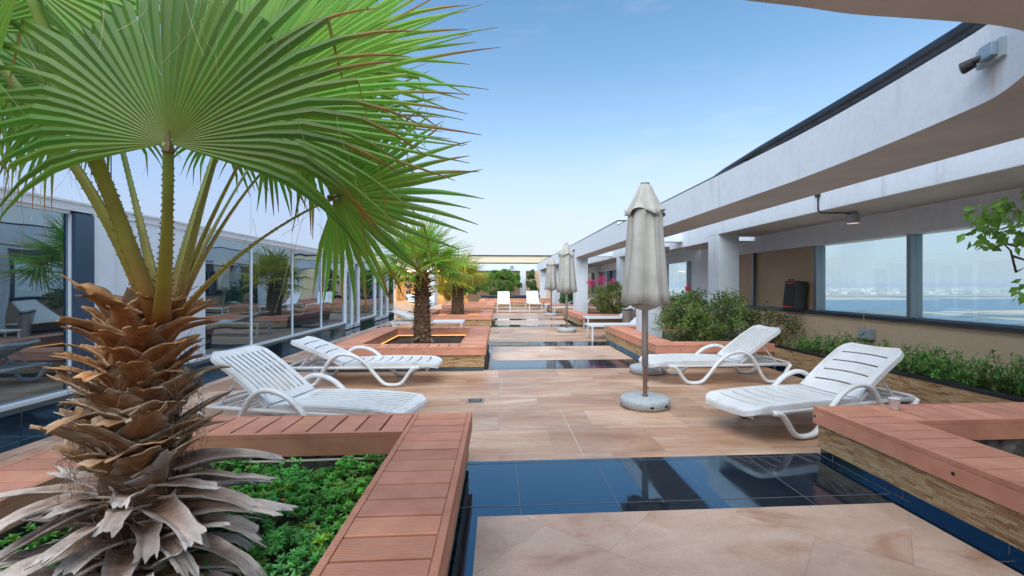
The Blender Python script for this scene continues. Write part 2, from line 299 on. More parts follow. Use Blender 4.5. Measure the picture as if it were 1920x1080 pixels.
M['plastic']=mat('white_resin',(.64,.67,.70),.38,vary=(5,[(.28,(.50,.49,.46)),(.40,(.64,.66,.67)),(.6,(.70,.72,.745))]),bump=(60,.05))
M['sling']=mat('white_sling_fabric',(.60,.64,.67),.6)
M['fabric']=mat('grey_umbrella_canvas',(.33,.325,.30),.9,vary=(3,[(.3,(.25,.245,.225)),(.5,(.325,.32,.295)),(.75,(.39,.38,.355))]),bump=(7,.5))
M['greymetal']=mat('grey_metal_pole',(.36,.38,.40),.4,metal=.7)
M['brass']=mat('worn_pole_sleeve',(.26,.17,.13),.4,metal=.6)
M['concrete']=mat('concrete_base',(.36,.40,.42),.8,vary=(40,[(.3,(.26,.30,.33)),(.6,(.42,.46,.48)),(.8,(.52,.55,.56))]),bump=(90,.4))
M['black']=mat('black_plastic',(.012,.013,.016),.5,bump=(150,.3))
M['red']=mat('red_plastic',(.6,.03,.025),.4)
M['yellow']=mat('yellow_cable',(.55,.5,.2),.5)
M['greybox']=mat('grey_junction_box',(.30,.37,.40),.5)
M['palm']=mat('palm_blade',attr=True,rough=.40,spec=.4,trans=.42,vary=(2,[(.3,(.85,.85,.85)),(.7,(1.1,1.1,1.1))]))
M['petiole']=mat('palm_petiole',attr=True,rough=.45,spec=.4,vary=(6,[(.3,(.8,.8,.8)),(.7,(1.15,1.15,1.1))]))
M['boot']=mat('dry_leaf_base',attr=True,rough=.85,spec=.2,vary=(11,[(.28,(.45,.42,.4)),(.5,(1,1,1)),(.75,(1.35,1.33,1.3))]),stretch=(1,1,.35),bump=(40,.8))
M['bark']=mat('palm_trunk_bark',(.12,.07,.04),.95,vary=(18,[(.3,(.05,.03,.02)),(.6,(.16,.09,.05)),(.8,(.26,.17,.11))]),bump=(30,1))
M['fibre']=mat('palm_fibre',attr=True,rough=.9)
M['leafc']=mat('small_leaf',attr=True,rough=.45,spec=.4,trans=.2)
M['stem']=mat('woody_stem',(.11,.075,.045),.85)
M['flower']=mat('flower_petal',attr=True,rough=.6,trans=.3)
M['cloth_dark']=mat('dark_clothes',(.02,.02,.03),.9); M['skin']=mat('skin',(.35,.2,.14),.6); M['khaki']=mat('brown_trousers',(.12,.07,.03),.9)
M['led']=emis('warm_rope_light',(1,.45,.12),.8)
M['lamp']=emis('warm_lamp',(1,.72,.4),3.0)
M['plate']=mat('white_plate',(.6,.65,.75),.4)
rnd=random.Random(7)
# ------------------------------------------------------------------ ground of the deck
def sheet(name,x0,x1,y0,y1,z,mt,kind='structure',parent=None):
    m=MB(); a=[m.vert(p) for p in ((x0,y0,z),(x1,y0,z),(x1,y1,z),(x0,y1,z))]; m.face(*a)
    o=m.build(name,mt,parent)
    if kind: o['kind']=kind
    return o
m=MB(); m.box(-14,5.28,-8,41,-.4,0); m.build('deck_floor',M['deck'])['kind']='structure'
STR=[(2.65,3.47),(7.22,8.04),(9.82,10.64),(14.35,15.15),(17.0,17.8),(21.5,22.3),(24.3,25.1)]
m=MB(); g=MB()
def jointx(x0,x1,y,w=.004): g.box(x0,x1,y-w/2,y+w/2,.0045,.0062)
def jointy(x,y0,y1,w=.004): g.box(x-w/2,x+w/2,y0,y1,.0045,.0062)
for (a,b) in STR:
    m.box(-3.95,2.54,a,b,.0,.0045)
    for k in range(-6,5):
        jointy(k*.6+.13,a,b)
    jointx(-3.95,2.5,a+.11); jointx(-3.95,2.5,b-.05)
m2=[(-.05,2.65),(8.04,9.82),(15.15,17.0),(22.3,24.3)]
for a,b in m2:
    m.box(-.24,-.12,a,b,.0,.0045); m.box(2.42,2.54,a,b,.0,.0045)
    y=a+.3
    while y<b: jointx(-.2,-.12,y); jointx(2.42,2.5,y); y+=.6
m.box(-4.5,-3.95,-8,40,.0,.0045); jointy(-4.1,-8,40)
for (a,b) in ((3.47,7.22),): m.box(4.34,4.485,a,b,0,.0045)
y=-7.7
while y<40: jointx(-4.5,-3.95,y); y+=.6
m.build('granite_floor_band',M['granite'])['kind']='structure'
g.build('granite_grout_line',M['grout'])['kind']='structure'
for a,b in m2: sheet('stone_floor_panel',-.12,2.42,a+.001,b-.001,.004,M['panel'])
m=MB(); m.box(-3.95,-3.80,-8,40,0,.005); m.build('stone_edge_band',M['edge_stone'])['kind']='structure'
# drainage slots and floor joints
m=MB(); 
for p,q in (((-.02,3.48),(.02,7.2)),): 
    pass
jm=MB()
jm.box(.035,.041,5.2,7.2,.0,.0028); jm.box(.66,.668,3.5,4.9,0,.0028)
jm.build('floor_expansion_joint',mat('light_joint',(.5,.44,.40),.7))['kind']='structure'
dmat=mat('drain_grate',(.03,.05,.055),.5,metal=.5)
def drain(x,y,label,s=.075):
    t=thing('floor_drain',label,'drain',(x,y,0),group='floor drains in the deck')
    m=MB(); m.box(-s-.03,s+.03,-s-.03,s+.03,.0,.0035); m.build('drain_surround',mat('drain_ring',(.27,.24,.21),.6),t)
    m=MB()
    m.box(-s,s,-s,s,.0038,.006)
    m.build('drain_plate',dmat,t)
    m=MB()
    for k in range(5): m.box(-s+.02,s-.02,-s+.02+k*.027,-s+.03+k*.027,.0063,.011)
    m.build('grate',M['greymetal'],t)
drain(-.27,5.3,'small square floor drain in front of the white loungers, nearest the camera')
drain(-.05,12.7,'distant small floor drain beyond the second pair of black bands',.07)
# ------------------------------------------------------------------ planters
def planter(name,label,x0,x1,y0,y1,arms,soil=.2,light=False,sides='LRNF',group='stone clad planters with wood coping'):
    """arms: dict L,R,N,F widths (missing = no arm)"""
    t=thing(name,label,'planter',((x0+x1)/2,(y0+y1)/2,0),group=group)
    cx,cy=(x0+x1)/2,(y0+y1)/2; x0-=cx;x1-=cx;y0-=cy;y1-=cy
    A=lambda k: arms.get(k,0)
    top=.38; bx0,bx1,by0,by1=x0+A('L'),x1-A('R'),y0+A('N'),y1-A('F')
    cp=MB(); cpg=MB(); r=random.Random(int((cx+20)*97+cy*13))
    def boards(mb,ax0,ax1,ay0,ay1,along):    # boards span across the arm; stacked along axis 'along'
        L=(ay1-ay0) if along=='y' else (ax1-ax0); n=max(1,round(L/.155)); wd=L/n
        tr=.034
        # edge trims
        for s_ in (0,1):
            v=.9+.12*r.random(); c=(v,v*.98,v*.96)
            if along=='y':
                e0=ax0+.002 if s_==0 else ax1-tr; e1=ax0+tr if s_==0 else ax1-.002; mb.box(e0,e1,ay0+.002,ay1-.002,.352,top+.0015,c=c,bev=.002)
            else:
                e0=ay0+.002 if s_==0 else ay1-tr; e1=ay0+tr if s_==0 else ay1-.002; mb.box(ax0+.002,ax1-.002,e0,e1,.352,top+.0015,c=c,bev=.002)
        for k in range(n):
            v=.86+.22*r.random(); c=(v,v*(.96+.07*r.random()),v*(.94+.11*r.random()))
            h=top+r.uniform(-.0012,.0012)
            if along=='y': mb.box(ax0+tr+.002,ax1-tr-.002,ay0+k*wd+.0075,ay0+(k+1)*wd-.0075,.3535,h,c=c,bev=.003)
            else: mb.box(ax0+k*wd+.0075,ax0+(k+1)*wd-.0075,ay0+tr+.002,ay1-tr-.002,.3535,h,c=c,bev=.003)
    for k_,args_,mt_ in (('L',(x0,bx0,y0,y1,'y'),'woodY'),('R',(bx1,x1,y0,y1,'y'),'woodY'),('F',(bx0 if A('L') else x0,bx1 if A('R') else x1,by1,y1,'x'),'wood'),('N',(bx0 if A('L') else x0,bx1 if A('R') else x1,y0,by0,'x'),'wood')):
        if A(k_):
            cp=MB(); boards(cp,*args_); cpo=cp.build('coping',M[mt_],t); ub=MB(); ub.box(args_[0]+.036,args_[1]-.036,args_[2]+.036,args_[3]-.036,.350,.3525); ub.build('gap_shade_sheet',M['black'],cpo)  # black sheet added so the gaps between boards look shaded
    fa=MB(); st=MB(); sk_=MB(); inn=MB(); wn=MB()
    # black sheet added under boards so gaps read dark
    def strip(mb,X0,X1,Y0,Y1,z0,z1,c=None): mb.box(X0,X1,Y0,Y1,z0,z1,c=c)
    T=.03
    if A('L'): strip(fa,x0,x0+T,y0,y1,.25,.3495); strip(fa,bx0-T,bx0,by0,by1,.235,.3495); 
    if A('R'): strip(fa,x1-T,x1,y0,y1,.25,.3495); strip(fa,bx1,bx1+T,by0,by1,.235,.3495)
    if A('F'): strip(fa,x0+(T if A('L') else 0),x1-(T if A('R') else 0),y1-T,y1,.25,.3495); strip(fa,bx0,bx1,by1,by1+T,.235,.3495)
    if A('N'): strip(fa,x0+(T if A('L') else 0),x1-(T if A('R') else 0),y0,y0+T,.25,.3495); strip(fa,bx0,bx1,by0-T,by0,.235,.3495)
    fa.build('fascia',M['wood'],t)
    # masonry ring
    ol=.025
    def ring(mb,o,wall,z0,z1):
        X0=x0+(o if A('L') else 0);X1=x1-(o if A('R') else 0);Y0=y0+(o if A('N') else 0);Y1=y1-(o if A('F') else 0)
        if A('L'): mb.box(X0,X0+wall,Y0,Y1,z0,z1)
        if A('R'): mb.box(X1-wall,X1,Y0,Y1,z0,z1)
        if A('N'): mb.box(X0+(wall if A('L') else 0),X1-(wall if A('R') else 0),Y0,Y0+wall,z0,z1)
        if A('F'): mb.box(X0+(wall if A('L') else 0),X1-(wall if A('R') else 0),Y1-wall,Y1,z0,z1)
    ring(st,ol,.05,.062,.2495); st.build('stone_cladding',M['stone'],t)
    ring(sk_,ol+.012,.05,0,.0615); sk_.build('skirting',M['granite'],t)
    jn=MB()
    k=.3
    while k<(y1-y0):
        if A('L'): jn.box(x0+ol+.0095,x0+ol+.012,y0+k,y0+k+.004,.005,.06)
        if A('R'): jn.box(x1-ol-.012,x1-ol-.0095,y0+k,y0+k+.004,.005,.06)
        k+=.6
    if jn.v: jn.build('skirting_joint',M['grout'],t)
    ring(inn,ol+.062,max(.15,.43-ol-.062-.06),0.01,.325); inn.build('inner_wall',M['render'],t)
    so_=MB(); nx=max(4,int((bx1-bx0)/.12)); ny=max(4,int((by1-by0)/.12)); ids=[]
    for j in range(ny+1):
        for i in range(nx+1):
            X=bx0-.05+(bx1-bx0+.1)*i/nx; Y=by0-.05+(by1-by0+.1)*j/ny
            ids.append(so_.vert((X,Y,soil+.03*noise.noise(Vector((X*3,Y*3,cx))))))
    for j in range(ny):
        for i in range(nx): a=j*(nx+1)+i; so_.face(ids[a],ids[a+1],ids[a+nx+2],ids[a+nx+1])
    so_.build('soil',M['soil'],t,smooth=True)
    # screw caps on the fascia
    if A('L'):
        k=.25
        while k<(y1-y0): sc=MB(); sc.tube([(x0-.002,y0+k,.305),(x0+.004,y0+k,.305)],.011,8); sc.build('screw_cap',M['black'],t); k+=1.1
    if A('N'):
        k=.4
        while k<(x1-x0): sc=MB(); sc.tube([(x0+k,y0-.002,.305),(x0+k,y0+.004,.305)],.008,8); sc.build('screw_cap',M['black'],t); k+=1.1
    if light:
        lt=MB(); z=.222; e=.012
        pts=[(bx0+e,by0,z),(bx0+e,by1-e,z),(bx1-e,by1-e,z),(bx1-e,by0,z)]
        lt.tube(pts,.009,6); lt.build('rope_light',M['led'],t)
    else:
        pass
    return t
W=.43
P1=planter('planter','near left wood topped planter holding the large palm and green ground cover',-2.65,-.2,-.05,3.47,dict(L=W,R=W,N=W,F=W),soil=.09)
mm=MB(); mm.tube([(-.98,1.29,.222),(-.5,1.285,.226),(0,1.29,.219),(.5,1.285,.226),(.79,1.29,.222)],.008,6); mm.build('rope_light',mat('cream_cable',(.5,.47,.38),.5),P1,label='unlit cream rope light clipped under the coping')
P3=planter('planter','left planter around the middle palm, lit by an orange rope light',-2.65,-.2,7.1,10.62,dict(L=W,R=W,N=W,F=W),soil=.16,light=True)
P4=planter('planter','left planter around the farther yellowish palm',-2.65,-.2,14.2,17.7,dict(L=W,R=W,N=W,F=W),soil=.22,light=True)
P8=planter('planter','farthest left planter, low and mostly hidden behind the yellowish palm',-2.65,-.2,21.3,24.8,dict(L=W,R=W,N=W,F=W),soil=.25,light=True)
P2=planter('planter','near right wood topped planter with a white cup standing on it',2.5,4.47,-1.2,3.47,dict(L=W,F=W),soil=.12)
P5=planter('planter','right planter with the big leafy bush behind the tall closed parasol',2.5,4.47,7.1,10.62,dict(L=W,N=W,F=W),soil=.28)
P6=planter('planter','right planter with the pink flowering bush beside a white column',2.5,4.47,14.2,17.7,dict(L=W,N=W,F=W),soil=.28)
P7=planter('planter','distant right planter beyond the two far parasols',2.5,4.47,21.3,24.8,dict(L=W,N=W,F=W),soil=.28)
P9=planter('planter','far end planter running across the deck behind two white loungers',-1.2,4.47,27.6,31.2,dict(L=W,N=W,F=W),soil=.3)
# low bed along the right wall
def bed(y0,y1,label):
    t=thing('wall_planter_bed',label,'planter',(4.47,y0,0),group='stone faced beds along the window wall')
    L=y1-y0
    m=MB(); m.box(0,.06,0,L,.062,.335); m.build('stone_cladding',M['stone'],t)
    m=MB(); m.box(.012,.06,0,L,0,.0615); m.build('skirting',M['granite'],t)
    m=MB(); m.box(-.006,.10,0,L,.3355,.362,bev=.004); m.build('edge_trim',M['coping'],t)
    m=MB(); m.box(.061,.82,0.002,L-.002,.02,.3); m.build('soil',M['soil'],t)
bed(3.475,7.095,'stone faced planting bed under the windows with a row of small green plants')
bed(10.63,14.19,'distant stone faced bed between the two right planters')
# ------------------------------------------------------------------ left glass building
gb=thing('glass_building','long blue glass fronted building with dark lower panes and pale upper panes','building',(-4.5,0,0))
XW=0.0
joints=[-7.7,-5.9,-4.1,-2.3,-.5,1.1,2.75,4.37,5.08]
low=[(joints[i],joints[i+1]) for i in range(len(joints)-1)]+[(7.26,8.6),(8.6,10.25),(10.25,11.88),(11.88,13.58),(14.95,16.8),(18.75,19.84)]
for i,(a,b) in enumerate(low):
    m=MB(); dz=rnd.uniform(-.004,.004)
    m.box(-.02+XW,XW+dz,a+.006,b-.006,.245,2.085); m.build('lower_pane',M['glass_dark'],gb)
jointm=mat('pale_joint',(.74,.79,.84),.6)
for yy in sorted({q for ab in low for q in ab}):
    fr=MB(); fr.box(XW-.02,XW+.022,yy-.009,yy+.009,.2505,2.085); fr.build('pane_joint',jointm,gb)
m=MB(); m.box(-.3,.06,5.085,5.31,.2505,2.10); m.build('corner_frame',M['blueframe'],gb)
m=MB(); m.box(-.3,.045,5.312,5.60,.2505,2.12); m.box(-.3,.03,5.602,7.255,.2505,2.12); m.build('cladding_panel',M['alupanel'],gb)
m=MB(); m.box(-.31,.085,-8,13.58,.215,.2495,bev=.004); m.box(-.31,.085,14.95,16.8,.215,.2495,bev=.004); m.box(-.31,.085,18.75,19.86,.215,.2495,bev=.004); m.build('sill',M['alu'],gb)
m=MB()
for a,b in ((-8,13.58),(14.95,16.8),(18.75,19.86)): m.box(-.3,.02,a,b,.0,.2145)
m.build('plinth',M['granite'],gb)
m=MB(); y=-7.6
while y<13.5: m.box(.0202,.0225,y,y+.005,.006,.214); y+=.42
m.build('plinth_joint',M['grout'],gb)
m=MB(); m.box(-.3,.05,-8,19.86,2.0855 if False else 2.121,2.20); m.box(-.3,.07,-8,19.86,2.2005,2.225,bev=.003); m.box(-.3,.016,-8,5.08,2.086,2.1205); m.box(-.3,.016,7.26,19.86,2.086,2.1205); m.build('transom',M['alu'],gb)
UP=[-8,-5.9,-4.1,-2.3,-.5,1.1,2.75,4.37,5.6,7.26,8.6,10.25,11.88,13.58,14.95,16.8,18.4,19.84]
ZT=5.1
for a,b in zip(UP[:-1],UP[1:]):
    m=MB(); m.box(-.02,rnd.uniform(-.004,.004),a+.005,b-.005,2.226,ZT); m.build('upper_pane',M['glass_sky'],gb)
m=MB(); m.box(-.35,.03,-8,19.86,ZT+.001,ZT+.12); m.build('parapet',M['alu'],gb)
m=MB(); m.box(-9,-.305,-8,19.84,0.01,ZT-.02); m.box(-.31,-.021,19.79,19.86,0.25,ZT); m.box(-60,-9.1,-40,12,0.01,ZT-.02); m.box(-14,9,-16,-9,0.01,6.5); m.build('core_and_shade_blocks',M['white'],gb)  # rear and outlying blocks are unseen, added to shade the deck
def door(y0,y1):
    t=MB(); f=.07
    for (a,b) in ((y0,y0+f),((y0+y1)/2-f/2,(y0+y1)/2+f/2),(y1-f,y1)): t.box(-.05,.06,a,b,.03,2.085)
    t.box(-.05,.06,y0+f,y1-f,2.0,2.084); t.box(-.05,.06,y0+f,y1-f,.03,.13)
    d=t.build('door',M['alu'],gb)
    p=MB(); p.box(-.03,-.01,y0+f,y1-f,.13,2.0); p.build('pane',M['glass_dark'],d)
    h=MB(); yc=(y0+y1)/2
    for s in (-.07,.07): h.tube([(.06,yc+s,.9),(.10,yc+s,.9),(.10,yc+s,1.3),(.06,yc+s,1.3)],.012,8)
    h.build('handle',M['greymetal'],d)
door(13.6,14.93); door(16.82,18.73)
# ------------------------------------------------------------------ right wall with windows
rw=thing('window_wall','beige window wall along the right side of the deck looking out over the water','wall',(5.3,0,0))
m=MB(); m.box(0,.25,-3,33,-.3,.86); m.build('lower_wall',M['beige'],rw)
m=MB(); m.box(0,.25,-3,33,2.0,2.75); m.build('upper_wall',M['white'],rw)
m=MB(); m.box(-.05,.27,-3,33,.8605,.905,bev=.005); m.build('sill',mat('dark_blue_sill',(.035,.05,.075),.3,metal=.2),rw)
mul=[-1.91,-1.85,-.16,-.1,1.79,1.85,3.71,3.77,5.53,5.59,7.28,7.35,9.17,9.23]
m=MB()
for a,b in zip(mul[::2],mul[1::2]): m.box(.0,.165,a,b,.9055,1.9995)
y=12.2
while y<32: m.box(0,.165,y+.2,y+.35,.9055,1.9995); y+=1.9
m.box(.03,.13,-2,33,.9055,.925)
m.build('mullion',M['steel'],rw)
m=MB(); m.box(.0005,.2,9.9,12.2,.906,1.9995); m.build('wall_pier',M['white'],rw)
m=MB(); m.box(.06,.16,7.352,9.168,.9255,1.999); m.box(.06,.16,9.23,9.9,.9255,1.999); m.build('blind_panel',mat('beige_blind_panel',(.33,.235,.13),.5,vary=(1.5,[(.3,(.30,.21,.12)),(.7,(.37,.27,.155))])),rw)
edges=[-1.85,-.16,-.1,1.79,1.85,3.71,3.77,5.53,5.59,7.28]
for a,b in zip(edges[::2],edges[1::2]):
    m=MB(); m.box(.08,.09,a,b,.9255,1.999); m.build('window_pane',M['glass'],rw)
y=12.55
while y<31:
    m=MB(); m.box(.08,.09,y,y+1.70,.9255,1.999); m.build('window_pane',M['glass'] if y<16 else M['glass_dark'],rw); y+=1.9
# ------------------------------------------------------------------ pergola
pg=thing('pergola','white concrete pergola of curved beams and square columns over the right side','pergola',(0,0,0))
inner=[(2.80,10.7),(2.80,6.0),(2.80,4.2),(2.77,3.6),(2.71,2.97),(2.63,2.37),(2.57,2.17),(2.46,1.98),(2.36,1.84),(2.22,1.72),(2.05,1.64),(1.89,1.605),(1.72,1.59),(1.5,1.58),(1.28,1.57),(1.06,1.54),(.8,1.51),(.5,1.44),(.2,1.33),(-.1,1.18),(-.5,.95),(-1.2,.45)]
def smoothpts(P,n=4):
    out=[]
    for i in range(len(P)-1):
        p0=Vector(P[max(i-1,0)]);p1=Vector(P[i]);p2=Vector(P[i+1]);p3=Vector(P[min(i+2,len(P)-1)])
        for k in range(n):
            t=k/n; out.append(tuple(.5*((2*p1)+(-p0+p2)*t+(2*p0-5*p1+4*p2-p3)*t*t+(-p0+3*p1-3*p2+p3)*t**3)))
    out.append(tuple(P[-1])); return out
ip=smoothpts(inner[2:],4); ip=inner[:2]+ip
outer=[(3.47,10.7),(3.47,6.0),(3.47,4.2),(3.5,2.83),(3.5,1.6),(3.3,.6),(3.0,-.2),(2.4,-.6),(-1.2,-.6)]
# build as face strip (vertical faces) + underside + top
m=MB(); ZB,ZTb=2.33,2.74
a=[m.vert((x,y,ZB)) for x,y in ip]; b=[m.vert((x,y,ZTb+ (0.02 if y<2 else 0))) for x,y in ip]
for k in range(len(ip)-1): m.face(a[k],a[k+1],b[k+1],b[k])
c_=[m.vert((x,y,ZB)) for x,y in outer]; d_=[m.vert((x,y,ZTb)) for x,y in outer]
for k in range(len(outer)-1): m.face(c_[k+1],c_[k],d_[k],d_[k+1])
m.face(a[0],b[0],d_[0],c_[0]); m.face(a[-1],c_[-1],d_[-1],b[-1])
m.build('curved_beam_side',M['white_rust'],pg,bevel=0)
m=MB()
a=[m.vert((x+ (0),y,ZB)) for x,y in ip]; c_=[m.vert((x,y,ZB)) for x,y in outer]
from mathutils.geometry import tessellate_polygon
loop=[(x,y) for x,y in ip]+[(x,y) for x,y in reversed(outer)]
m=MB(); ids=[m.vert((x,y,ZB)) for x,y in loop]; tri=tessellate_polygon([[Vector((x,y,0)) for x,y in loop]])
for t_ in tri: m.face(*[ids[q] for q in t_])
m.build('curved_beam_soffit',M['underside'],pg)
m=MB(); ids=[m.vert((x,y,ZTb)) for x,y in loop]
for t_ in tri: m.face(*[ids[q] for q in t_])
m.build('curved_beam_top',M['white'],pg)
# dark coping rail on the curved beam
cp=[(3.0,6.2,2.75,.03),(3.0,5.6,2.79,.05),(3.01,4.8,2.83,.06),(3.02,4.0,2.855,.065),(3.0,3.2,2.875,.065),(2.95,2.6,2.885,.065),(2.86,2.1,2.885,.065),(2.7,1.7,2.885,.065)]
m=MB(); m.tube([(x-.1,y,z) for x,y,z,r in cp],[(r*1.2,r) for *_,r in cp],10); m.build('roof_rail',M['coping'],pg,smooth=True)
m=MB(); m.box(2.80,2.86,5.0,10.66,2.7405,2.76); m.box(2.845,3.35,10.75,33.0,2.8505,2.89); m.build('dark_coping',M['coping'],pg)
m=MB(); m.box(2.84,3.36,10.72,33.1,2.34,2.85); m.build('far_beam',M['white'],pg)
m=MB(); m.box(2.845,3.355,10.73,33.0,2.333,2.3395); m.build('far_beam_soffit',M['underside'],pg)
m=MB(); m.box(4.3,4.55,-1.5,9.1,2.335,2.80); m.box(4.45,4.7,9.11,11.6,2.25,2.62); m.box(4.3,4.55,11.62,33,2.335,2.7); m.box(3.47,4.29,-.4,0.0,2.4,2.7); m.build('rear_beam',M['white'],pg)
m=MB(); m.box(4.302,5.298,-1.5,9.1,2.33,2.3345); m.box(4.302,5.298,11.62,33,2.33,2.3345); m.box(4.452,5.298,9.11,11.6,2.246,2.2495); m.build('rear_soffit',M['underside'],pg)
for q_ in ((3.40,4.449,10.75,11.0,2.38,2.66),(3.365,4.299,16.9,17.15,2.4,2.68),(3.365,4.299,24.0,24.25,2.4,2.68)):
    m=MB(); m.box(*q_); m.build('cross_beam',M['white'],pg)
for (x0,x1,y0,y1,z0,z1) in ((4.302,4.72,8.66,9.098,.25,2.329),(2.9,3.32,9.05,9.45,.22,2.329),(2.85,3.3,16.7,17.3,.22,2.3325),(2.85,3.3,24.2,24.8,.22,2.3325),(4.302,4.7,16.0,16.4,.2,2.329),(4.302,4.7,12.9,13.3,.2,2.329),(4.302,4.7,24.0,24.4,.2,2.329),(2.85,3.3,31.3,31.8,0,2.3325)):
    m=MB(); m.box(x0,x1,y0,y1,z0,z1); m.build('column',M['white'],pg)
# floodlight
fl=thing('floodlight','small grey floodlight bolted to the curved white beam at upper right','light',(2.575,2.2,2.55),rz=R_(-14))
fl.scale=(.85,.85,.85)
m=MB(); m.box(-.035,0.002,-.10,.10,-.055,.06,bev=.004); m.build('mounting_box',M['greybox'],fl)
m=MB(); m.box(-.07,-.036,-.07,.03,-.035,.05,bev=.004); m.build('housing',mat('blue_grey_housing',(.25,.33,.40),.4,metal=.3),fl,bevel=.006)
m=MB(); m.tube([(-.05,.02,-.01),(-.09,.055,-.02)],.022,12); m.build('bracket',M['black'],fl)
m=MB(); m.tube([(-.085,.04,-.03),(-.12,.085,-.045)],[.032,.038],14); m.build('lamp_head',M['black'],fl); m=MB(); m.tube([(-.1195,.0845,-.0448),(-.125,.091,-.047)],.033,14); m.build('lens',M['greybox'],fl)
# ceiling lamp with conduit
cl=thing('ceiling_lamp','grey drum shaped ceiling lamp with black conduit under the right soffit','lamp',(4.78,5.85,2.33))
m=MB(); m.lathe([(.055,0),(.055,-.02),(.075,-.03),(.08,-.045),(.08,-.155),(.072,-.157),(.068,-.12)][::-1],20); m.build('housing',M['greymetal'],cl)
m=MB(); m.lathe([(.062,-.142),(.062,-.132)],18); m.build('lens',M['lamp'],cl)
m=MB(); m.tube([(0,0,-.018),(-.38,.0,-.02),(-.46,0,-.02),(-.495,0,.02),(-.495,0,.1),(-.495,0,.27)],.010,8); m.box(-.52,-.482,-.03,.03,.19,.26); m.build('conduit',M['black'],cl)
# small round wall lights on the columns
def wl(x,y,z,label):
    t=thing('wall_light',label,'light',(x,y,z),group='small dark lights on white beams')
    m=MB(); m.tube([(0,0,0),(-.05,0,0)],.05,12); m.build('body',M['black'],t); m=MB(); m.tube([(-.051,0,0),(-.056,0,0)],.035,12); m.build('lens',M['greymetal'],t)
wl(2.84,16.95,2.62,'small dark light on the beam above the column with pink flowers')
t=thing('wall_light','tiny dark light on the far end white column','light',(.95,32.88,2.6),group='small dark lights on white beams'); m=MB(); m.box(-.1,.1,-.07,0,-.08,.08); m.build('body',M['black'],t); m=MB(); m.box(-.06,.06,-.08,-.071,-.05,.05); m.build('lens',M['greymetal'],t)
# ------------------------------------------------------------------ far end building
fb=thing('far_building','low cream building closing the far end of the deck behind the white portico','building',(0,37,0))
m=MB(); m.box(-9.6,-8.2,0,.3,0,1.05); m.build('lower_wall',M['beige'],fb)
m=MB(); m.box(-9.6,-8.2,0,.3,1.12,3.3); m.box(-5.6,-4.9,0.0,.3,0,3.3); m.box(-40,-9.61,0,.3,0,3.3); m.build('white_wall',M['white'],fb); m=MB(); m.box(-2.4,6.5,0,.3,0,3.0); m.build('shaded_wall',M['beige'],fb)
m=MB(); m.box(-9.61,-8.19,-.03,.31,1.05,1.12); m.build('dado_rail',M['steel'],fb)
m=MB(); m.box(-2.4,7,-.02,.31,3.005,3.62); m.box(-8.2,-2.41,0,.3,2.5,3.3); m.build('parapet',M['cream'],fb)
m=MB(); m.box(-2.5,7.1,-.08,.4,3.62,3.72); m.build('dark_coping',M['coping'],fb)
m=MB(); m.box(-9,-2.4,3.5,3.7,0,3.3); m.box(-9,-8.9,.31,3.5,0,3.3); m.box(-2.5,-2.4,.31,3.5,0,3.3); m.box(-9,-2.4,.3,3.7,3.301,3.4); m.build('porch_wall',M['cream'],fb)
m=MB()
for x in (-7.4,-6.2,-4.2,-3.2): m.box(x-.15,x+.15,1.2,1.5,2.38,2.44)
m.box(-7.6,-3,1.3,1.4,2.44,3.3); m.build('porch_lamp',emis('porch_lamp_glow',(1,.66,.28),8),fb)
# portico at the far end
pt=thing('portico','white portico beam on two slim columns across the far end','pergola',(0,33,0))
m=MB(); m.box(-6,2.83,0,.4,2.34,2.85); m.build('beam',M['white'],pt); m=MB(); m.box(-6,2.83,.43,3.9,2.6,2.8); m.build('added_shade_slab',M['underside'],pt); m=MB(); m.box(-6,2.83,-.02,.42,2.8505,2.92); m.build('dark_coping',M['coping'],pt)  # slab behind the beam is unseen, added to throw shade on the wall
for x in (1.55,-5.0):
    m=MB(); m.box(x,x+.42,0.01,.39,0,2.3395); m.build('column',M['white'],pt)
# dark low wall behind far planter
bw=thing('granite_bench','low dark blue granite bench wall behind the far end planter','bench',(0,31.3,0))
m=MB(); m.box(-1.2,2.8,0,.5,0,.55); m.build('base',M['granite'],bw); m=MB(); m.box(-1.25,2.84,-.04,.54,.5505,.6); m.build('top_slab',mat('blue_granite',(.05,.08,.13),.25),bw)
# ------------------------------------------------------------------ outside world
m=MB(); s=30000
m.box(-s,s,-s,s,-62,-60)
def terrain():
    mt=bpy.data.materials.new('coastal_flats'); mt.use_nodes=True; nt=mt.node_tree; L=nt.links.new; b=nt.nodes['Principled BSDF']; b.inputs['Roughness'].default_value=.8
    tc=N(nt,'ShaderNodeTexCoord'); mp=N(nt,'ShaderNodeMapping'); mp.inputs['Scale'].default_value=(1/300.,1/1600.,1); L(tc.outputs['Object'],mp.inputs[0])
    n=N(nt,'ShaderNodeTexNoise'); n.inputs['Scale'].default_value=1.4; n.inputs['Detail'].default_value=12; n.inputs['Roughness'].default_value=.68; L(mp.outputs[0],n.inputs['Vector'])
    c=ramp(nt,n.outputs[0],[(.36,(.12,.17,.20)),(.45,(.20,.22,.21)),(.47,(.50,.42,.31)),(.56,(.60,.52,.42)),(.66,(.42,.36,.28))])
    L(c,b.inputs['Base Color']); return mt
m.build('terrain',terrain())['kind']='structure'
wm=mat('lagoon_water',(.13,.22,.30),.45,spec=.3)
def blob(name,pts,z,mt):
    m=MB(); ids=[m.vert((x,y,z)) for x,y in pts]; m.face(*ids); o=m.build(name,mt); o['kind']='structure'; return o
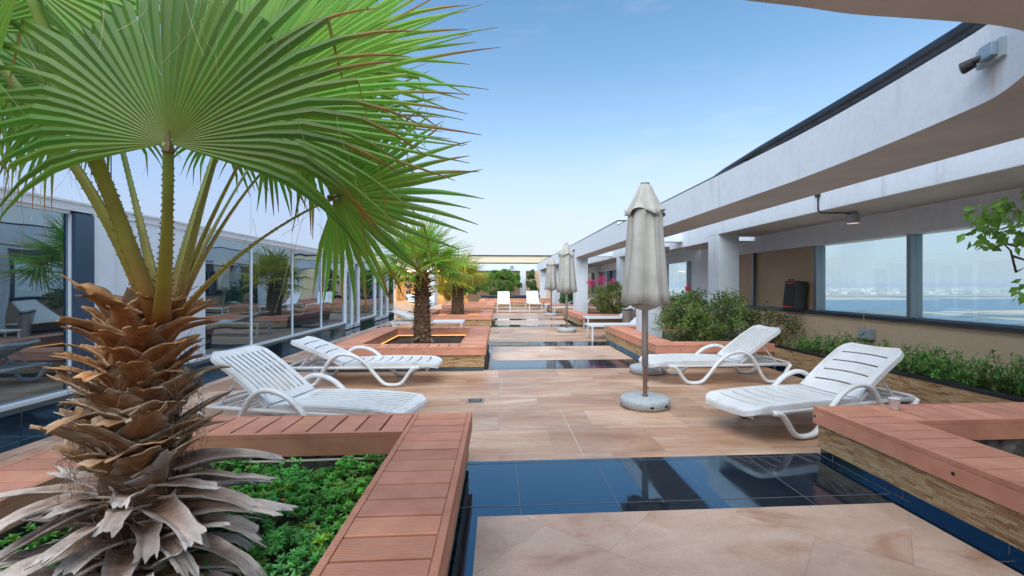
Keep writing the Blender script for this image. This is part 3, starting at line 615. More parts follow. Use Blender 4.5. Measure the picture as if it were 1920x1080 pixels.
def shore(x0,x1,y0,y1,amp,seed):
    r=random.Random(seed); P=[]; n=40
    for k in range(n+1): y=y0+(y1-y0)*k/n; P.append((x0+amp*noise.noise(Vector((seed,k*.31,0)))*2,y))
    for k in range(n,-1,-1): y=y0+(y1-y0)*k/n; P.append((x1+amp*1.3*noise.noise(Vector((seed+9,k*.27,0)))*2,y))
    return P[::-1]
def shoreY(y0,y1,x0,x1,amp,seed):
    P=[]; n=60
    for k in range(n+1): x=x0+(x1-x0)*k/n; P.append((x,y0+amp*noise.noise(Vector((seed,k*.33,0)))*2))
    for k in range(n,-1,-1): x=x0+(x1-x0)*k/n; P.append((x,y1+amp*1.5*noise.noise(Vector((seed+9,k*.29,0)))*2))
    return P
blob('water',shoreY(1010,1720,-3000,9000,45,3),-59.5,wm)
blob('water',shoreY(800,850,-3000,6000,14,5),-59.4,wm)
blob('water',shoreY(640,700,-3000,6000,16,8),-59.4,wm)
blob('water',shoreY(2050,2200,-3000,9000,40,12),-59.4,wm)
m=MB(); r=random.Random(4)
for k in range(1500):
    x=r.uniform(-500,11500); y=r.uniform(2500,7000); w_=r.uniform(10,40); h_=r.uniform(5,16)*(2 if r.random()<.06 else 1); v=r.uniform(.45,.85)
    m.box(x,x+w_,y,y+w_*r.uniform(.6,1.6),-60,-60+h_,c=(v,v*.97,v*.92))
o=m.build('distant_city',mat('city_walls',attr=True,rough=.8)); tag(o,'pale low city spread along the far shore beyond the lagoon','city',kind='stuff')

# ------------------------------------------------------------------ vegetation helpers
FW=Vector((math.sin(TH),math.cos(TH),0)); RT=Vector((math.cos(TH),-math.sin(TH),0)); UP3=Vector((0,0,1)); CAMP=Vector((0,0,CAMH))
def at(px,py,d): return CAMP+FW*d+RT*((px-991)/853.*d)+UP3*((533-py)/853.*d)
def lerp(a,b,t): return tuple(x+(y-x)*t for x,y in zip(a,b))
def fan(mb,hub,axis,nrm,R,n=56,span=152,fuse=.5,droop=.25,seed=0,hi=True,tip=(.30,.13,.03),base=(.085,.24,.035),cup=.22,fold=.5,brokenp=.07,lat=.25):
    r=random.Random(seed); axis=axis.normalized(); nrm=(nrm-axis*nrm.dot(axis)).normalized(); side=axis.cross(nrm)
    da=R_(span)/n
    ts=[.02,.2,fuse*.75,fuse,.6*(1-fuse)*.5+fuse,.72,.84,.93,1.0] if hi else [.03,fuse,.78,1.0]
    ts=sorted(ts)
    for i in range(n):
        a=-R_(span)+ (i+.5)*2*da
        Ri=R*(.78+.22*math.cos(a*.9))*r.uniform(.93,1.05)
        d=axis*math.cos(a)+side*math.sin(a); w_=side*math.cos(a)-axis*math.sin(a)
        v=r.uniform(.8,1.2); g0=(base[0]*v*r.uniform(.85,1.3),base[1]*v,base[2]*v)
        latf=abs(a)/R_(span); dr=droop*(.5+lat*3*latf**2)*r.uniform(.6,1.5); brk=r.random()<brokenp*(1+1.5*latf); kb=r.uniform(.62,.85)
        yel=r.random()<.35; pos=hub.copy(); prev=0; dirv=d.copy(); rows=[]; curl=r.uniform(-.25,.25)
        for t in ts:
            step=(t-prev)*Ri; 
            dv=(d - nrm*cup*t*1.0).normalized()
            if t>fuse*.9:
                q=(t-fuse*.9)/(1-fuse*.9); dv=(dv+Vector((0,0,-1))*dr*q*3+w_*curl*q).normalized()
                if brk and t>kb: dv=(dv*.25+Vector((0,0,-1))).normalized()
            pos=pos+dv*step; prev=t
            hw=t*Ri*math.tan(da) if t<=fuse else fuse*Ri*math.tan(da)*(1-((t-fuse)/(1-fuse)))**.75*.97
            hw=max(hw,.0012)
            c=g0
            if t<.25: c=lerp((.22,.27,.05),g0,t/.25)
            if t>.7: c=lerp(g0,(.42,.27,.04) if yel or brk else g0,min(1,(t-.7)/.16))
            if t>.82: c=lerp(c,tip,min(1,(t-(.80 if yel else .9))/.1) if t>(.8 if yel else .9) else 0)
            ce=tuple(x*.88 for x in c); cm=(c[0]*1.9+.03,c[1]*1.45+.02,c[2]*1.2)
            ww=w_
            if hi:
                off=nrm*(hw*fold)
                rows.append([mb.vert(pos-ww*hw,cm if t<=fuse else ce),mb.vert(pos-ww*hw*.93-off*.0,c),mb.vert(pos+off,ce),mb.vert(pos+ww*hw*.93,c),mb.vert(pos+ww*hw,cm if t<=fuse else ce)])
            else:
                rows.append([mb.vert(pos-ww*hw,ce),mb.vert(pos+nrm*hw*fold,cm),mb.vert(pos+ww*hw,ce)])
        for k in range(len(rows)-1):
            for q in range(len(rows[0])-1): mb.face(rows[k][q],rows[k][q+1],rows[k+1][q+1],rows[k+1][q])
def bez(p0,p1,p2,n):
    return [p0*(1-t)**2+p1*2*t*(1-t)+p2*t*t for t in [k/n for k in range(n+1)]]
def petiole(mb,p0,p1,p2,w0,w1,thorns=True,seed=0,c0=(.26,.10,.03),c1=(.30,.26,.04),c2=(.16,.27,.05)):
    r=random.Random(seed); P=bez(p0,p1,p2,12); rr=[];cs=[]
    for k in range(13):
        t=k/12; w_=(w0+(w1-w0)*min(1,t*1.6)**.7)*.86; rr.append((w_,w_*.42)); cs.append(lerp(c0,c1,min(1,t*4)) if t<.3 else lerp(c1,c2,(t-.3)/.7))
    upv=(CAMP-P[0]); d=(P[-1]-P[0]).normalized(); upv=(upv-d*upv.dot(d)).normalized()
    mb.tube(P,rr,10,cs=cs,flat=tuple(upv))
    if thorns:
        for s_ in (-1,1):
            for k in range(26):
                t=.04+.85*k/26; f=t*12; i=int(f); p=P[i].lerp(P[min(i+1,12)],f-i); dd=(P[min(i+1,12)]-P[i]).normalized(); sdv=dd.cross(upv).normalized()
                w_=rr[i][0]; h=r.uniform(.004,.009)*(1-t*.5)
                b0=p+sdv*s_*w_*.96-dd*.004; b1=p+sdv*s_*w_*.96+dd*.004; tp=p+sdv*s_*(w_+h)+dd*.006*r.choice((-1,1))
                ids=[mb.vert(b0,(.2,.1,.04)),mb.vert(b1,(.2,.1,.04)),mb.vert(tp,(.04,.02,.01))]; mb.face(*ids)
                ids=[mb.vert(b0+upv*.003,(.2,.1,.04)),mb.vert(b1+upv*.003,(.2,.1,.04)),mb.vert(tp,(.04,.02,.01))]; mb.face(*ids)
def boot(mb,z,phi,rad,L,w0,w1,e0,e1,cbase,cedge,ctip,seed,n=8,twist=0):
    r=random.Random(seed); rh=Vector((math.cos(phi),math.sin(phi),0)); th=Vector((-math.sin(phi),math.cos(phi),0)); p=rh*rad*.80+UP3*z
    th=(th*math.cos(twist)+UP3*math.sin(twist)).normalized()
    rows=[];rows2=[]; cup=r.uniform(.1,.6); skew=r.uniform(-.03,.03); kink=r.choice((0,0,r.uniform(-.6,.6))); kk=r.randint(3,6); thick=.006; sway=r.uniform(-.25,.25)
    for k in range(n+1):
        s_=k/n; e=e0+(e1-e0)*s_+(kink if k>=kk else 0); d=(rh*math.cos(e)+UP3*math.sin(e)+th*sway*s_).normalized(); nn=(-rh*math.sin(e)+UP3*math.cos(e))
        if k: p=p+d*(L/n)
        w_=(w0+(w1-w0)*min(1,s_*1.7)**.6)*.5*(1+r.uniform(-.05,.05))
        a=[];b=[]
        for q in range(7):
            u=(q-3)/3.; jag=(r.uniform(-.04,.022)+skew*u) if k==n else 0
            off=nn*(cup*w_*(u*u)*(1-.5*s_)+.0025*math.sin(q*2.3+seed)); 
            c=lerp(cbase,ctip,s_**1.3); c=lerp(c,cedge,abs(u)**3*.8); vv=r.uniform(.85,1.12); c=(c[0]*vv,c[1]*vv,c[2]*vv)
            se=(r.uniform(-.12,.16) if abs(u)==1 else 0)
            P=p+th*u*w_*(1+se)+off+d*jag
            a.append(mb.vert(P,c)); b.append(mb.vert(P-nn*thick*(1.6-s_),tuple(x*.7 for x in c)))
        rows.append(a);rows2.append(b)
    for k in range(n):
        for q in range(6):
            mb.face(rows[k][q],rows[k][q+1],rows[k+1][q+1],rows[k+1][q]); mb.face(rows2[k][q+1],rows2[k][q],rows2[k+1][q],rows2[k+1][q+1])
        mb.face(rows[k][0],rows[k+1][0],rows2[k+1][0],rows2[k][0]); mb.face(rows[k+1][6],rows[k][6],rows2[k][6],rows2[k+1][6])
    for q in range(6): mb.face(rows[n][q],rows[n][q+1],rows2[n][q+1],rows2[n][q])
# ------------------------------------------------------------------ the large palm
PX,PY=-1.42,1.90
palm=thing('fan_palm','large fan palm with shaggy peeling trunk in the near left planter','palm tree',(PX,PY,0))
O=Vector((PX,PY,0))
def rel(p): return p-O
m=MB(); m.lathe([(.13,.02),(.150,.1),(.125,.5),(.10,.9),(.075,1.15),(.06,1.27),(.04,1.33)],28); m.build('trunk',M['bark'],palm,smooth=True)
r=random.Random(11); bl=[]
camphi=math.atan2(-PY,-PX)
rows_=18
for j in range(rows_):
    z=.10+1.12*(j/(rows_-1)); nn_=8 if z>.62 else 13
    for i in range(nn_):
        phi=2*math.pi*(i+.5*(j%2))/nn_+r.uniform(-.16,.16)+j*.07; zz=z+r.uniform(-.025,.025); f=(zz-.1)/1.12; rad=.18-.085*f
        if zz>.92: L=r.uniform(.13,.22); w0,w1=.15,r.uniform(.055,.085); e0,e1=R_(r.uniform(55,72)),R_(r.uniform(0,35)); cb,ce,ct=(.40,.14,.04),(.66,.44,.25),(.52,.25,.10)
        elif zz>.62: L=r.uniform(.14,.23); w0,w1=.19,r.uniform(.085,.13); e0,e1=R_(r.uniform(40,65)),R_(r.uniform(-5,40)); cb,ce,ct=(.44,.19,.065),(.68,.56,.43),(.46,.27,.15)
        else: L=r.uniform(.16,.34); w0,w1=.14,r.uniform(.045,.085); e0=R_(r.uniform(0,50)); e1=e0-R_(r.uniform(15,75)); cb,ce,ct=(.34,.17,.09),(.64,.57,.52),(.56,.51,.48)
        if zz<.62 and r.random()<.3: L*=1.15; e1=R_(-8)
        if zz<.62 and math.cos(phi-camphi-1.75)>.55: L=r.uniform(.3,.44); e0,e1=R_(12),R_(r.uniform(-45,-20))   # long straps on one side
        dv=abs((phi-camphi+math.pi)%(2*math.pi)-math.pi)
        bl.append((dv,zz,phi,rad,L,w0,w1,e0,e1,cb,ce,ct,r.randrange(9999),r.uniform(-.25,.25)))
bl.sort(key=lambda q:q[0])
for q in bl[:96]:
    m=MB(); boot(m,q[1],q[2],q[3],q[4],q[5],q[6],q[7],q[8],q[9],q[10],q[11],q[12],twist=q[13]); m.build('leaf_base',M['boot'],palm,smooth=False)
m=MB()
for q in bl[96:]: boot(m,q[1],q[2],q[3],q[4],q[5],q[6],q[7],q[8],q[9],q[10],q[11],q[12],twist=q[13])
m.build('leaf_bases_behind',M['boot'],palm,smooth=True)['kind']='stuff'
m=MB(); r=random.Random(5)
for k in range(700):
    phi=camphi+r.uniform(-1.9,1.9); z=r.uniform(.3,1.05) if r.random()<.8 else r.uniform(.1,1.2); rad=.2-.05*(z/1.2)+r.uniform(-.02,.045)
    p=Vector((math.cos(phi)*rad,math.sin(phi)*rad,z)); L=r.uniform(.03,.10); d=Vector((r.gauss(0,1),r.gauss(0,1),r.gauss(0,.7))).normalized(); rh=Vector((math.cos(phi),math.sin(phi),0)); d=(d-rh*d.dot(rh)*.8).normalized()
    q=p+d*L*.5+rh*r.uniform(0,.03)+Vector((0,0,r.uniform(-.02,.02))); e=p+d*L+Vector((0,0,r.uniform(-.05,.01)))
    v=r.uniform(.5,1.2); m.tube(bez(p,q,e,4),r.uniform(.0006,.0013),3,c=(.26*v,.17*v,.10*v),cap=False)
o=m.build('trunk_fibre',M['fibre'],palm); o['kind']='stuff'
def palmleaf(hubp,axis2,R,d_hub,tilt,base0,ctrl,w0,w1,seed,n=58,droop=.22,span=152,dax=0,fuse=.5,cup=.2,lat=.25,broken=.07,bright=1,fold=.42):
    hub=at(hubp[0],hubp[1],d_hub); ang=R_(axis2); ax=(RT*math.cos(ang)+UP3*math.sin(ang)+FW*dax).normalized()
    nv=(-FW+UP3*tilt[1]+RT*tilt[0]).normalized()
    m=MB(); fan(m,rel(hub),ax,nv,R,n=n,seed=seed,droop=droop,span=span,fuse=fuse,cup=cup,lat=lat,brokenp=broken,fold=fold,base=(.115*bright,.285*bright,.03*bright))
    rr=random.Random(seed+50)
    m.tube([rel(hub)-ax*.03,rel(hub)+nv*.002,rel(hub)+ax*.04+nv*.002],[.016,(.014,.006),.002],8,c=(.20,.15,.05))
    lf=m.build('leaf',M['palm'],palm,smooth=False)
    m=MB(); petiole(m,rel(base0),rel(ctrl),rel(hub),w0,w1,seed=seed); m.build('petiole',M['petiole'],lf,smooth=True)
    m=MB(); side=ax.cross(nv)
    for k in range(16):
        a=R_(rr.uniform(-120,120)); dd=ax*math.cos(a)+side*math.sin(a); p=rel(hub)+dd*R*rr.uniform(.42,.62)-nv*.02+nv*.03; L=rr.uniform(.08,.3)
        q=p+Vector((rr.uniform(-.06,.06),rr.uniform(-.06,.06),-L*.3)); e=p+Vector((rr.uniform(-.1,.1),rr.uniform(-.1,.1),-L)); m.tube(bez(p,q,e,6),.0006,3,c=(.45,.4,.25),cap=False)
    o=m.build('thread',M['fibre'],lf); o['kind']='stuff'
    return lf
C0=at(300,585,1.80)
def cb(px,py,d): return at(px,py,d)
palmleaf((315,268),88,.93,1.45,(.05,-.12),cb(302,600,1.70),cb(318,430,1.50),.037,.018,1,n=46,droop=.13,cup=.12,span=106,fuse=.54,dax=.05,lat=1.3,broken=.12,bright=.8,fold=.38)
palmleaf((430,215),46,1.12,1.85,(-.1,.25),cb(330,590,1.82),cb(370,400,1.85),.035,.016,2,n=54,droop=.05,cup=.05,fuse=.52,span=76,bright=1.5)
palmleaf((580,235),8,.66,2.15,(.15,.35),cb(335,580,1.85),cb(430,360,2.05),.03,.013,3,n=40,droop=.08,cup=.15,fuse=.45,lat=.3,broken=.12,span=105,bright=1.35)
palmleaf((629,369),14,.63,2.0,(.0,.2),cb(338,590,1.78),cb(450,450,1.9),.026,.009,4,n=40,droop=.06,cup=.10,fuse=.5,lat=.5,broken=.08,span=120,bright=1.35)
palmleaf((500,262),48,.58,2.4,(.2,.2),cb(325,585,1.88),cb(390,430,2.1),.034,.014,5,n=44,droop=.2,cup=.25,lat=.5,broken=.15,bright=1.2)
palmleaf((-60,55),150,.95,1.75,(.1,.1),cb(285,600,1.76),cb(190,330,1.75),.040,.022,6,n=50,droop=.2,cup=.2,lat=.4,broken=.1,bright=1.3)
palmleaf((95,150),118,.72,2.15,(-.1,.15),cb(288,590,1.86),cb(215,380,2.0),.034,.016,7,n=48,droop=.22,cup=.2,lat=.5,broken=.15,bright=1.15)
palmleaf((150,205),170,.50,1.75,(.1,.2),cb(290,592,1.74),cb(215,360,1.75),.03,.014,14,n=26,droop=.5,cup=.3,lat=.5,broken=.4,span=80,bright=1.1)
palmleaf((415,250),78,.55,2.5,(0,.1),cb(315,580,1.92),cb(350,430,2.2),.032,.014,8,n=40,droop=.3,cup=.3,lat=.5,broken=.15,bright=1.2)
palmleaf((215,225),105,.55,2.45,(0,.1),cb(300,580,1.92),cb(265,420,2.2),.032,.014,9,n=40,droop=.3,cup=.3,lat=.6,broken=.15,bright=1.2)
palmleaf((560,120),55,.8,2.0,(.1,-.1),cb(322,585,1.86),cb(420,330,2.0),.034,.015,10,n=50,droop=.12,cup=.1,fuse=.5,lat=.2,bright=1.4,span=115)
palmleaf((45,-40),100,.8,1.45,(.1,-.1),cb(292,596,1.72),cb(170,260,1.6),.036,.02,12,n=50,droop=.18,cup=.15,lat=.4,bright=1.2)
# ------------------------------------------------------------------ smaller palms
def smallpalm(label,x,y,z0,H,R,nl,seed,base,tr=.17,hs=1.0):
    r=random.Random(seed); t=thing('fan_palm',label,'palm tree',(x,y,z0),group='smaller fan palms in planters')
    m=MB(); m.lathe([(tr*.95,0),(tr*1.1,.15),(tr,.5*H),(tr*.75,.85*H),(tr*.4,H)],16,c=(.12,.07,.04))
    i=0; nrow=int(H/.055)
    for j in range(nrow):
        for i in range(9):
            f=j/nrow; zz=.03+f*H*.97+r.uniform(-.02,.02); phi=2*math.pi*(i+.5*(j%2))/9+r.uniform(-.2,.2)
            if f>.6: cb_,ce_,ct_=(.12,.055,.025),(.22,.13,.07),(.24,.13,.06)
            else: cb_,ce_,ct_=(.2,.12,.07),(.5,.39,.28),(.44,.33,.22)
            boot(m,zz,phi,tr*(1.02-.25*f),r.uniform(.07,.13)*(1.4 if f>.6 else 1),.12,.05,R_(60),R_(r.uniform(-20,25)),cb_,ce_,ct_,r.randrange(9999),n=3,twist=r.uniform(-.3,.3))
    m.build('trunk',M['boot'],t)
    for k in range(nl):
        el=R_(82-88*(k/nl)**1.0+r.uniform(-8,8)); az=k*2.39996+r.uniform(-.25,.25)
        d=Vector((math.cos(az)*math.cos(el),math.sin(az)*math.cos(el),math.sin(el))); lp=r.uniform(.42,.6)*hs
        base_=Vector((0,0,H-.05)); hub=base_+d*lp
        nv=(Vector((0,0,1))-d*d.z); nv=nv.normalized() if nv.length>.05 else Vector((1,0,0)); nv=(nv+Vector((r.uniform(-.5,.5),r.uniform(-.5,.5),0))).normalized()
        m=MB(); v=r.uniform(.75,1.3); fan(m,hub,d,nv,R*r.uniform(.85,1.1),n=28,span=118,fuse=.33,droop=.12,seed=seed*100+k,hi=False,base=tuple(q*v for q in base),cup=.25,lat=.3,tip=(.25,.17,.05))
        lf=m.build('leaf',M['palm'],t); m=MB(); m.tube(bez(base_,base_+d*lp*.5+Vector((0,0,.03)),hub,4),[.018,.015,.012,.01,.008],5,c=(.25,.25,.06)); m.build('petiole',M['petiole'],lf)
smallpalm('bushy middle fan palm rising from the orange lit planter',-1.45,8.75,.16,1.42,.70,28,21,(.13,.37,.06),tr=.15)
smallpalm('farther fan palm with yellowish leaves behind the middle palm',-1.42,15.9,.22,1.25,.8,26,22,(.24,.34,.03),tr=.2,hs=1.1)
# ------------------------------------------------------------------ leafy stuff
def leafquad(mb,p,d,n_,L,w_,c,fold=.25):
    s_=d.cross(n_); 
    if s_.length<1e-4: s_=Vector((1,0,0))
    s_.normalize(); n2=s_.cross(d)
    a=mb.vert(p,c); b=mb.vert(p+d*L*.5+s_*w_*.5-n2*w_*fold*0+n2*w_*fold,c); e=mb.vert(p+d*L-n2*L*.12,c); f=mb.vert(p+d*L*.5-s_*w_*.5+n2*w_*fold,c); g_=mb.vert(p+d*L*.5,tuple(x*1.15 for x in c))
    mb.face(a,b,g_); mb.face(b,e,g_); mb.face(e,f,g_); mb.face(f,a,g_)
def rv(r): 
    v=Vector((r.gauss(0,1),r.gauss(0,1),r.gauss(0,1))); return v.normalized()
# ground cover in the near planter
r=random.Random(31); m=MB()
for k in range(4300):
    x=r.uniform(-2.2,-.62); y=r.uniform(.6,3.02)
    if (x-PX)**2+(y-PY)**2<.03: continue
    cl_=noise.noise(Vector((x*3.2,y*3.2,4)))
    if cl_<-.33 and r.random()<.75: continue
    h=.135+.10*(cl_+.45)+r.uniform(-.045,.045)
    if x>-.72: h-=.02
    v=.75+.5*noise.noise(Vector((x*5,y*5,9)))+r.uniform(-.15,.25); bl_=noise.noise(Vector((x*2,y*2,20)))
    col=(.15*v*(1+.8*max(0,bl_)),.52*v,.10*v*(1+1.2*max(0,-bl_)))
    if r.random()<.12: col=(.27*v,.50*v,.06)
    nl=r.randint(7,11); up=(Vector((0,0,1))+rv(r)*.35).normalized(); s0=rv(r); a0=r.random()*6
    c0=Vector((x,y,h)); ex=up.cross(Vector((1,0,0))).normalized(); ey=up.cross(ex)
    sc=r.uniform(.75,1.2)
    for q in range(nl):
        a=a0+q*2.4; el=.15+.85*(q/nl); d=(ex*math.cos(a)+ey*math.sin(a))*math.cos(el*1.2)+up*math.sin(el*1.1); leafquad(m,c0-up*.01,d.normalized(),up,sc*r.uniform(.026,.04),sc*r.uniform(.014,.02),tuple(cc*r.uniform(.8,1.25) for cc in col))
    if r.random()<.5: m.tube([(x,y,.08),c0],.002,3,c=(.06,.05,.03),cap=False)
o=m.build('ground_cover',M['leafc']); tag(o,'dense low green ground cover filling the near left planter','ground cover',kind='stuff')
def flower_small(x,y,z,label):
    t=thing('orange_flower',label,'flower',(x,y,z)); m=MB()
    for q in range(8):
        a=q*math.pi/4; leafquad(m,Vector((0,0,0)),Vector((math.cos(a),math.sin(a),.3)).normalized(),UP3,.016,.010,(.75,.30,.02))
    m.build('petals',M['flower'],t); m=MB(); m.lathe([(.004,0),(.004,.005),(.001,.007)],8,c=(.5,.35,.02)); m.build('centre',M['flower'],t)
    m=MB(); m.tube([(0,0,-.07),(0,0,0)],.0015,4,c=(.06,.12,.03)); m.build('stem',M['flower'],t)
flower_small(-1.12,2.45,.225,'small orange flower beside the big palm trunk among the ground cover')
flower_small(-.83,2.97,.20,'small orange flower near the back inner corner of the near left planter')
flower_small(-1.02,1.72,.22,'small orange flower low in the ground cover nearest the camera')
flower_small(-.98,1.64,.20,'browned orange flower just below another flower nearest the camera')
def shrub(name,label,cat,cx,cy,z0,sx,sy,sz,n,leafL,col,seed,flowers=(),stems=14,clumps=60,group=None,colvar=.35,lo=.0):
    r=random.Random(seed); t=thing(name,label,cat,(cx,cy,z0),group=group)
    sm=MB(); m=MB(); cs=[]
    for k in range(clumps):
        while True:
            p=Vector((r.uniform(-1,1),r.uniform(-1,1),r.uniform(-1,1)))
            if .25<p.length<1: break
        p=Vector((p.x*sx,p.y*sy,(lo+(1-lo)*(p.z*.5+.5))*sz)); cs.append((p,r.uniform(.10,.2)*min(1,(sx+sy)),r.uniform(.65,1.35)))
    for k in range(stems):
        p=r.choice(cs)[0]; b=Vector((p.x*.35+r.uniform(-.1,.1),p.y*.35+r.uniform(-.1,.1),0)); sm.tube(bez(b,Vector(((b.x+p.x)*.4,(b.y+p.y)*.4,p.z*.6)),p,6),[.014,.013,.011,.009,.007,.005,.003],5)
    for k in range(n):
        p,rad,v=r.choice(cs); q=p+rv(r)*rad*r.random()**.4*Vector((1,1,1)).x
        if q.z<.01: q.z=abs(q.z)+.01
        d=(rv(r)+Vector((0,0,-.15))).normalized(); vv=v*r.uniform(1-colvar,1+colvar); c=(col[0]*vv*r.uniform(.8,1.5),col[1]*vv,col[2]*vv*r.uniform(.7,1.4))
        if r.random()<.05: c=(.2*vv,.16*vv,.05)
        leafquad(m,q,d,rv(r),leafL*r.uniform(.7,1.3),leafL*r.uniform(.45,.65),c)
    sm.build('stem',M['stem'],t); m.build('foliage',M['leafc'],t)
    for (fx,fy,fz,fr,fn,fc) in flowers:
        m=MB()
        for k in range(fn):
            q=Vector((fx,fy,fz))+rv(r)*fr*r.random()**.5; 
            for j in range(3): v=r.uniform(.7,1.3); leafquad(m,q,rv(r),rv(r),.035,.03,(fc[0]*v,fc[1]*v,fc[2]*v))
        m.build('flower',M['flower'],t)
    return t
shrub('bush','large leafy green bush in planter behind the tall closed parasol','shrub',3.72,8.05,.28,.85,.65,.98,8500,.055,(.10,.19,.045),41,flowers=[(-.38,-.2,1.0,.045,16,(.65,.02,.05))],stems=40,clumps=95)
shrub('bush','sparse twiggy bush spilling towards the beige wall under the first window','shrub',4.75,7.75,.28,.42,.5,.62,1300,.05,(.09,.13,.03),42,stems=30,clumps=34)
shrub('flowering_bush','green bush topped with pink flowers beside a white column','shrub',3.95,15.3,.28,.95,.9,1.1,6500,.07,(.12,.17,.04),43,flowers=[(-.85,-.1,1.12,.16,70,(.6,.03,.18)),(-.5,-.2,1.2,.2,80,(.62,.03,.2)),(-.15,-.3,1.15,.15,40,(.6,.04,.2))],stems=24,clumps=80)
shrub('bush','distant green bush right of the two far closed parasols','shrub',3.55,22.9,.28,.8,.9,1.35,2500,.11,(.03,.12,.03),44,clumps=40)
shrub('bush','wide bright green bush filling the far end planter behind two loungers','shrub',.2,32.1,.6,1.6,.5,1.75,12000,.13,(.08,.22,.03),45,clumps=80)
shrub('bush','distant green bush left of the far loungers in front of the cream wall','shrub',-2.4,32.0,.35,1.1,.5,1.8,9000,.13,(.07,.17,.03),46,clumps=50)
shrub('bush','tall dark green bush between the two far white columns','shrub',2.35,31.9,.3,.35,.4,2.0,3500,.12,(.04,.13,.025),47,clumps=26)
shrub('bush','bush at the far end with yellow porch light painted into its leaves','shrub',-4.0,35.5,.1,.75,.5,1.6,6000,.13,(.30,.28,.02),48,clumps=40)  # leaf colour carries the yellow of the porch light
shrub('bush','dark green bush low behind the rear parasol and white column','shrub',4.0,26.4,.1,.8,1.0,1.3,1500,.12,(.02,.08,.02),49,clumps=30)
# row of bed plants
names=['leftmost','second','third','fourth','fifth','sixth','seventh','eighth','ninth','tenth']
ys=[6.75,6.25,5.85,5.45,5.05,4.72,4.42,4.15,3.9,3.66]
for i,yy in enumerate(ys):
    r=random.Random(60+i); lab=('leftmost small green plant in the bed under the windows' if i==0 else 'rightmost small green plant in the bed under the windows, cut by the frame' if i==9 else names[i]+' small green plant from the left in the bed under the windows')
    t=thing('bed_plant',lab,'plant',(4.86+r.uniform(-.04,.06),yy,.3),group='small green plants in the window bed'); m=MB(); sm=MB()
    for k in range(34):
        a=r.uniform(0,6.28); el=r.uniform(.45,1.45); L=r.uniform(.16,.38)*(1.1 if i%3 else .9); d=Vector((math.cos(a)*math.cos(el),math.sin(a)*math.cos(el),math.sin(el))); b=Vector((r.uniform(-.2,.2),r.uniform(-.17,.17),0))
        e=b+d*L; P=bez(b,b+Vector((0,0,L*.6)),e+Vector((0,0,-.02)),6); sm.tube(P,.003,4)
        v=r.uniform(.6,1.3)
        for q in range(1,7):
            for s_ in range(4):
                dd=(rv(r)*.8+d*.5+Vector((0,0,-.1))).normalized(); leafquad(m,P[q],dd,UP3,r.uniform(.04,.07),r.uniform(.013,.02),(.10*v*r.uniform(.8,1.5),.30*v,.06*v))
    sm.build('stem',M['stem'],t); m.build('foliage',M['leafc'],t)
# tree entering the frame at right
tr_=thing('young_tree','young tree with broad light green leaves reaching in from the right edge','tree',(3.45,2.35,.12))
m=MB(); m.tube([(0,0,0),(.02,0,.6),(-.03,.02,1.1),(0,0,1.5),(.05,-.03,2.0)],[.035,.032,.028,.022,.012],10); m.build('trunk',M['stem'],tr_,smooth=True)
def tp(px,py,d): return at(px,py,d)-Vector((3.45,2.35,.12))
brs=[[Vector((-.02,.01,1.0)),tp(1925,500,2.9),tp(1905,510,2.85),tp(1895,470,2.8),tp(1870,445,2.75),tp(1850,425,2.7)],[tp(1898,480,2.8),tp(1930,490,2.75),tp(1960,480,2.75)],[tp(1880,455,2.78),tp(1905,462,2.7),tp(1935,450,2.7)],[Vector((0,0,1.35)),tp(1940,400,2.8),tp(1890,395,2.75),tp(1860,392,2.7)],[Vector((0,0,1.5)),tp(1960,330,2.7),tp(1925,345,2.6)],[Vector((-.02,.01,.95)),tp(1930,555,2.8),tp(1908,548,2.75)]]
m=MB()
for b in brs: m.tube(b,[.009-.006*k/(len(b)-1) for k in range(len(b))],6)
m.build('branch',M['stem'],tr_,smooth=True)
m=MB(); r=random.Random(77)
spots=[((1850,415),26,34),((1828,405),8,14),((1870,400),14,20),((1885,385),8,16),((1905,400),10,20),((1890,440),8,18),((1845,450),8,14),((1915,445),8,16),((1910,550),7,12),((1925,530),6,14),((1925,350),5,10),((1940,420),16,30)]
for (c,n_,s_) in spots:
    for k in range(int(n_*1.5)):
        p=tp(c[0]+r.gauss(0,s_*.55),c[1]+r.gauss(0,s_*.55),2.72+r.uniform(-.12,.12)); a=r.uniform(-.9,.9); d=(Vector((math.sin(a),r.uniform(-.4,.4),-math.cos(a)*r.uniform(.1,1)))).normalized(); v=r.uniform(.7,1.35)
        leafquad(m,p,d,(-FW+rv(r)*.7).normalized(),r.uniform(.055,.085),r.uniform(.03,.042),(.13*v,.29*v,.045*v),fold=.12)
m.build('foliage',M['leafc'],tr_)
# ------------------------------------------------------------------ resin loungers
def panel(mb,us,vs,hole,fn,rim,L):
    ids={}
    for i,u in enumerate(us):
        for j,v in enumerate(vs): ids[i,j]=mb.vert(fn(u,v,0))
    for i in range(len(us)-1):
        for j in range(len(vs)-1):
            um=(us[i]+us[i+1])/2; vm=(vs[j]+vs[j+1])/2
            if not hole(um,vm): mb.face(ids[i,j],ids[i,j+1],ids[i+1,j+1],ids[i+1,j])
    # rim skirt
    nu,nv=len(us)-1,len(vs)-1
    loop=[(i,0) for i in range(nu+1)]+[(nu,j) for j in range(1,nv+1)]+[(i,nv) for i in range(nu-1,-1,-1)]+[(0,j) for j in range(nv-1,0,-1)]
    low=[mb.vert(fn(us[i],vs[j],-rim)) for i,j in loop]
    for k in range(len(loop)):
        a=ids[loop[k]]; b=ids[loop[(k+1)%len(loop)]]; mb.face(b,a,low[k],low[(k+1)%len(loop)])
def frange(a,b,n): return [a+(b-a)*k/n for k in range(n+1)]
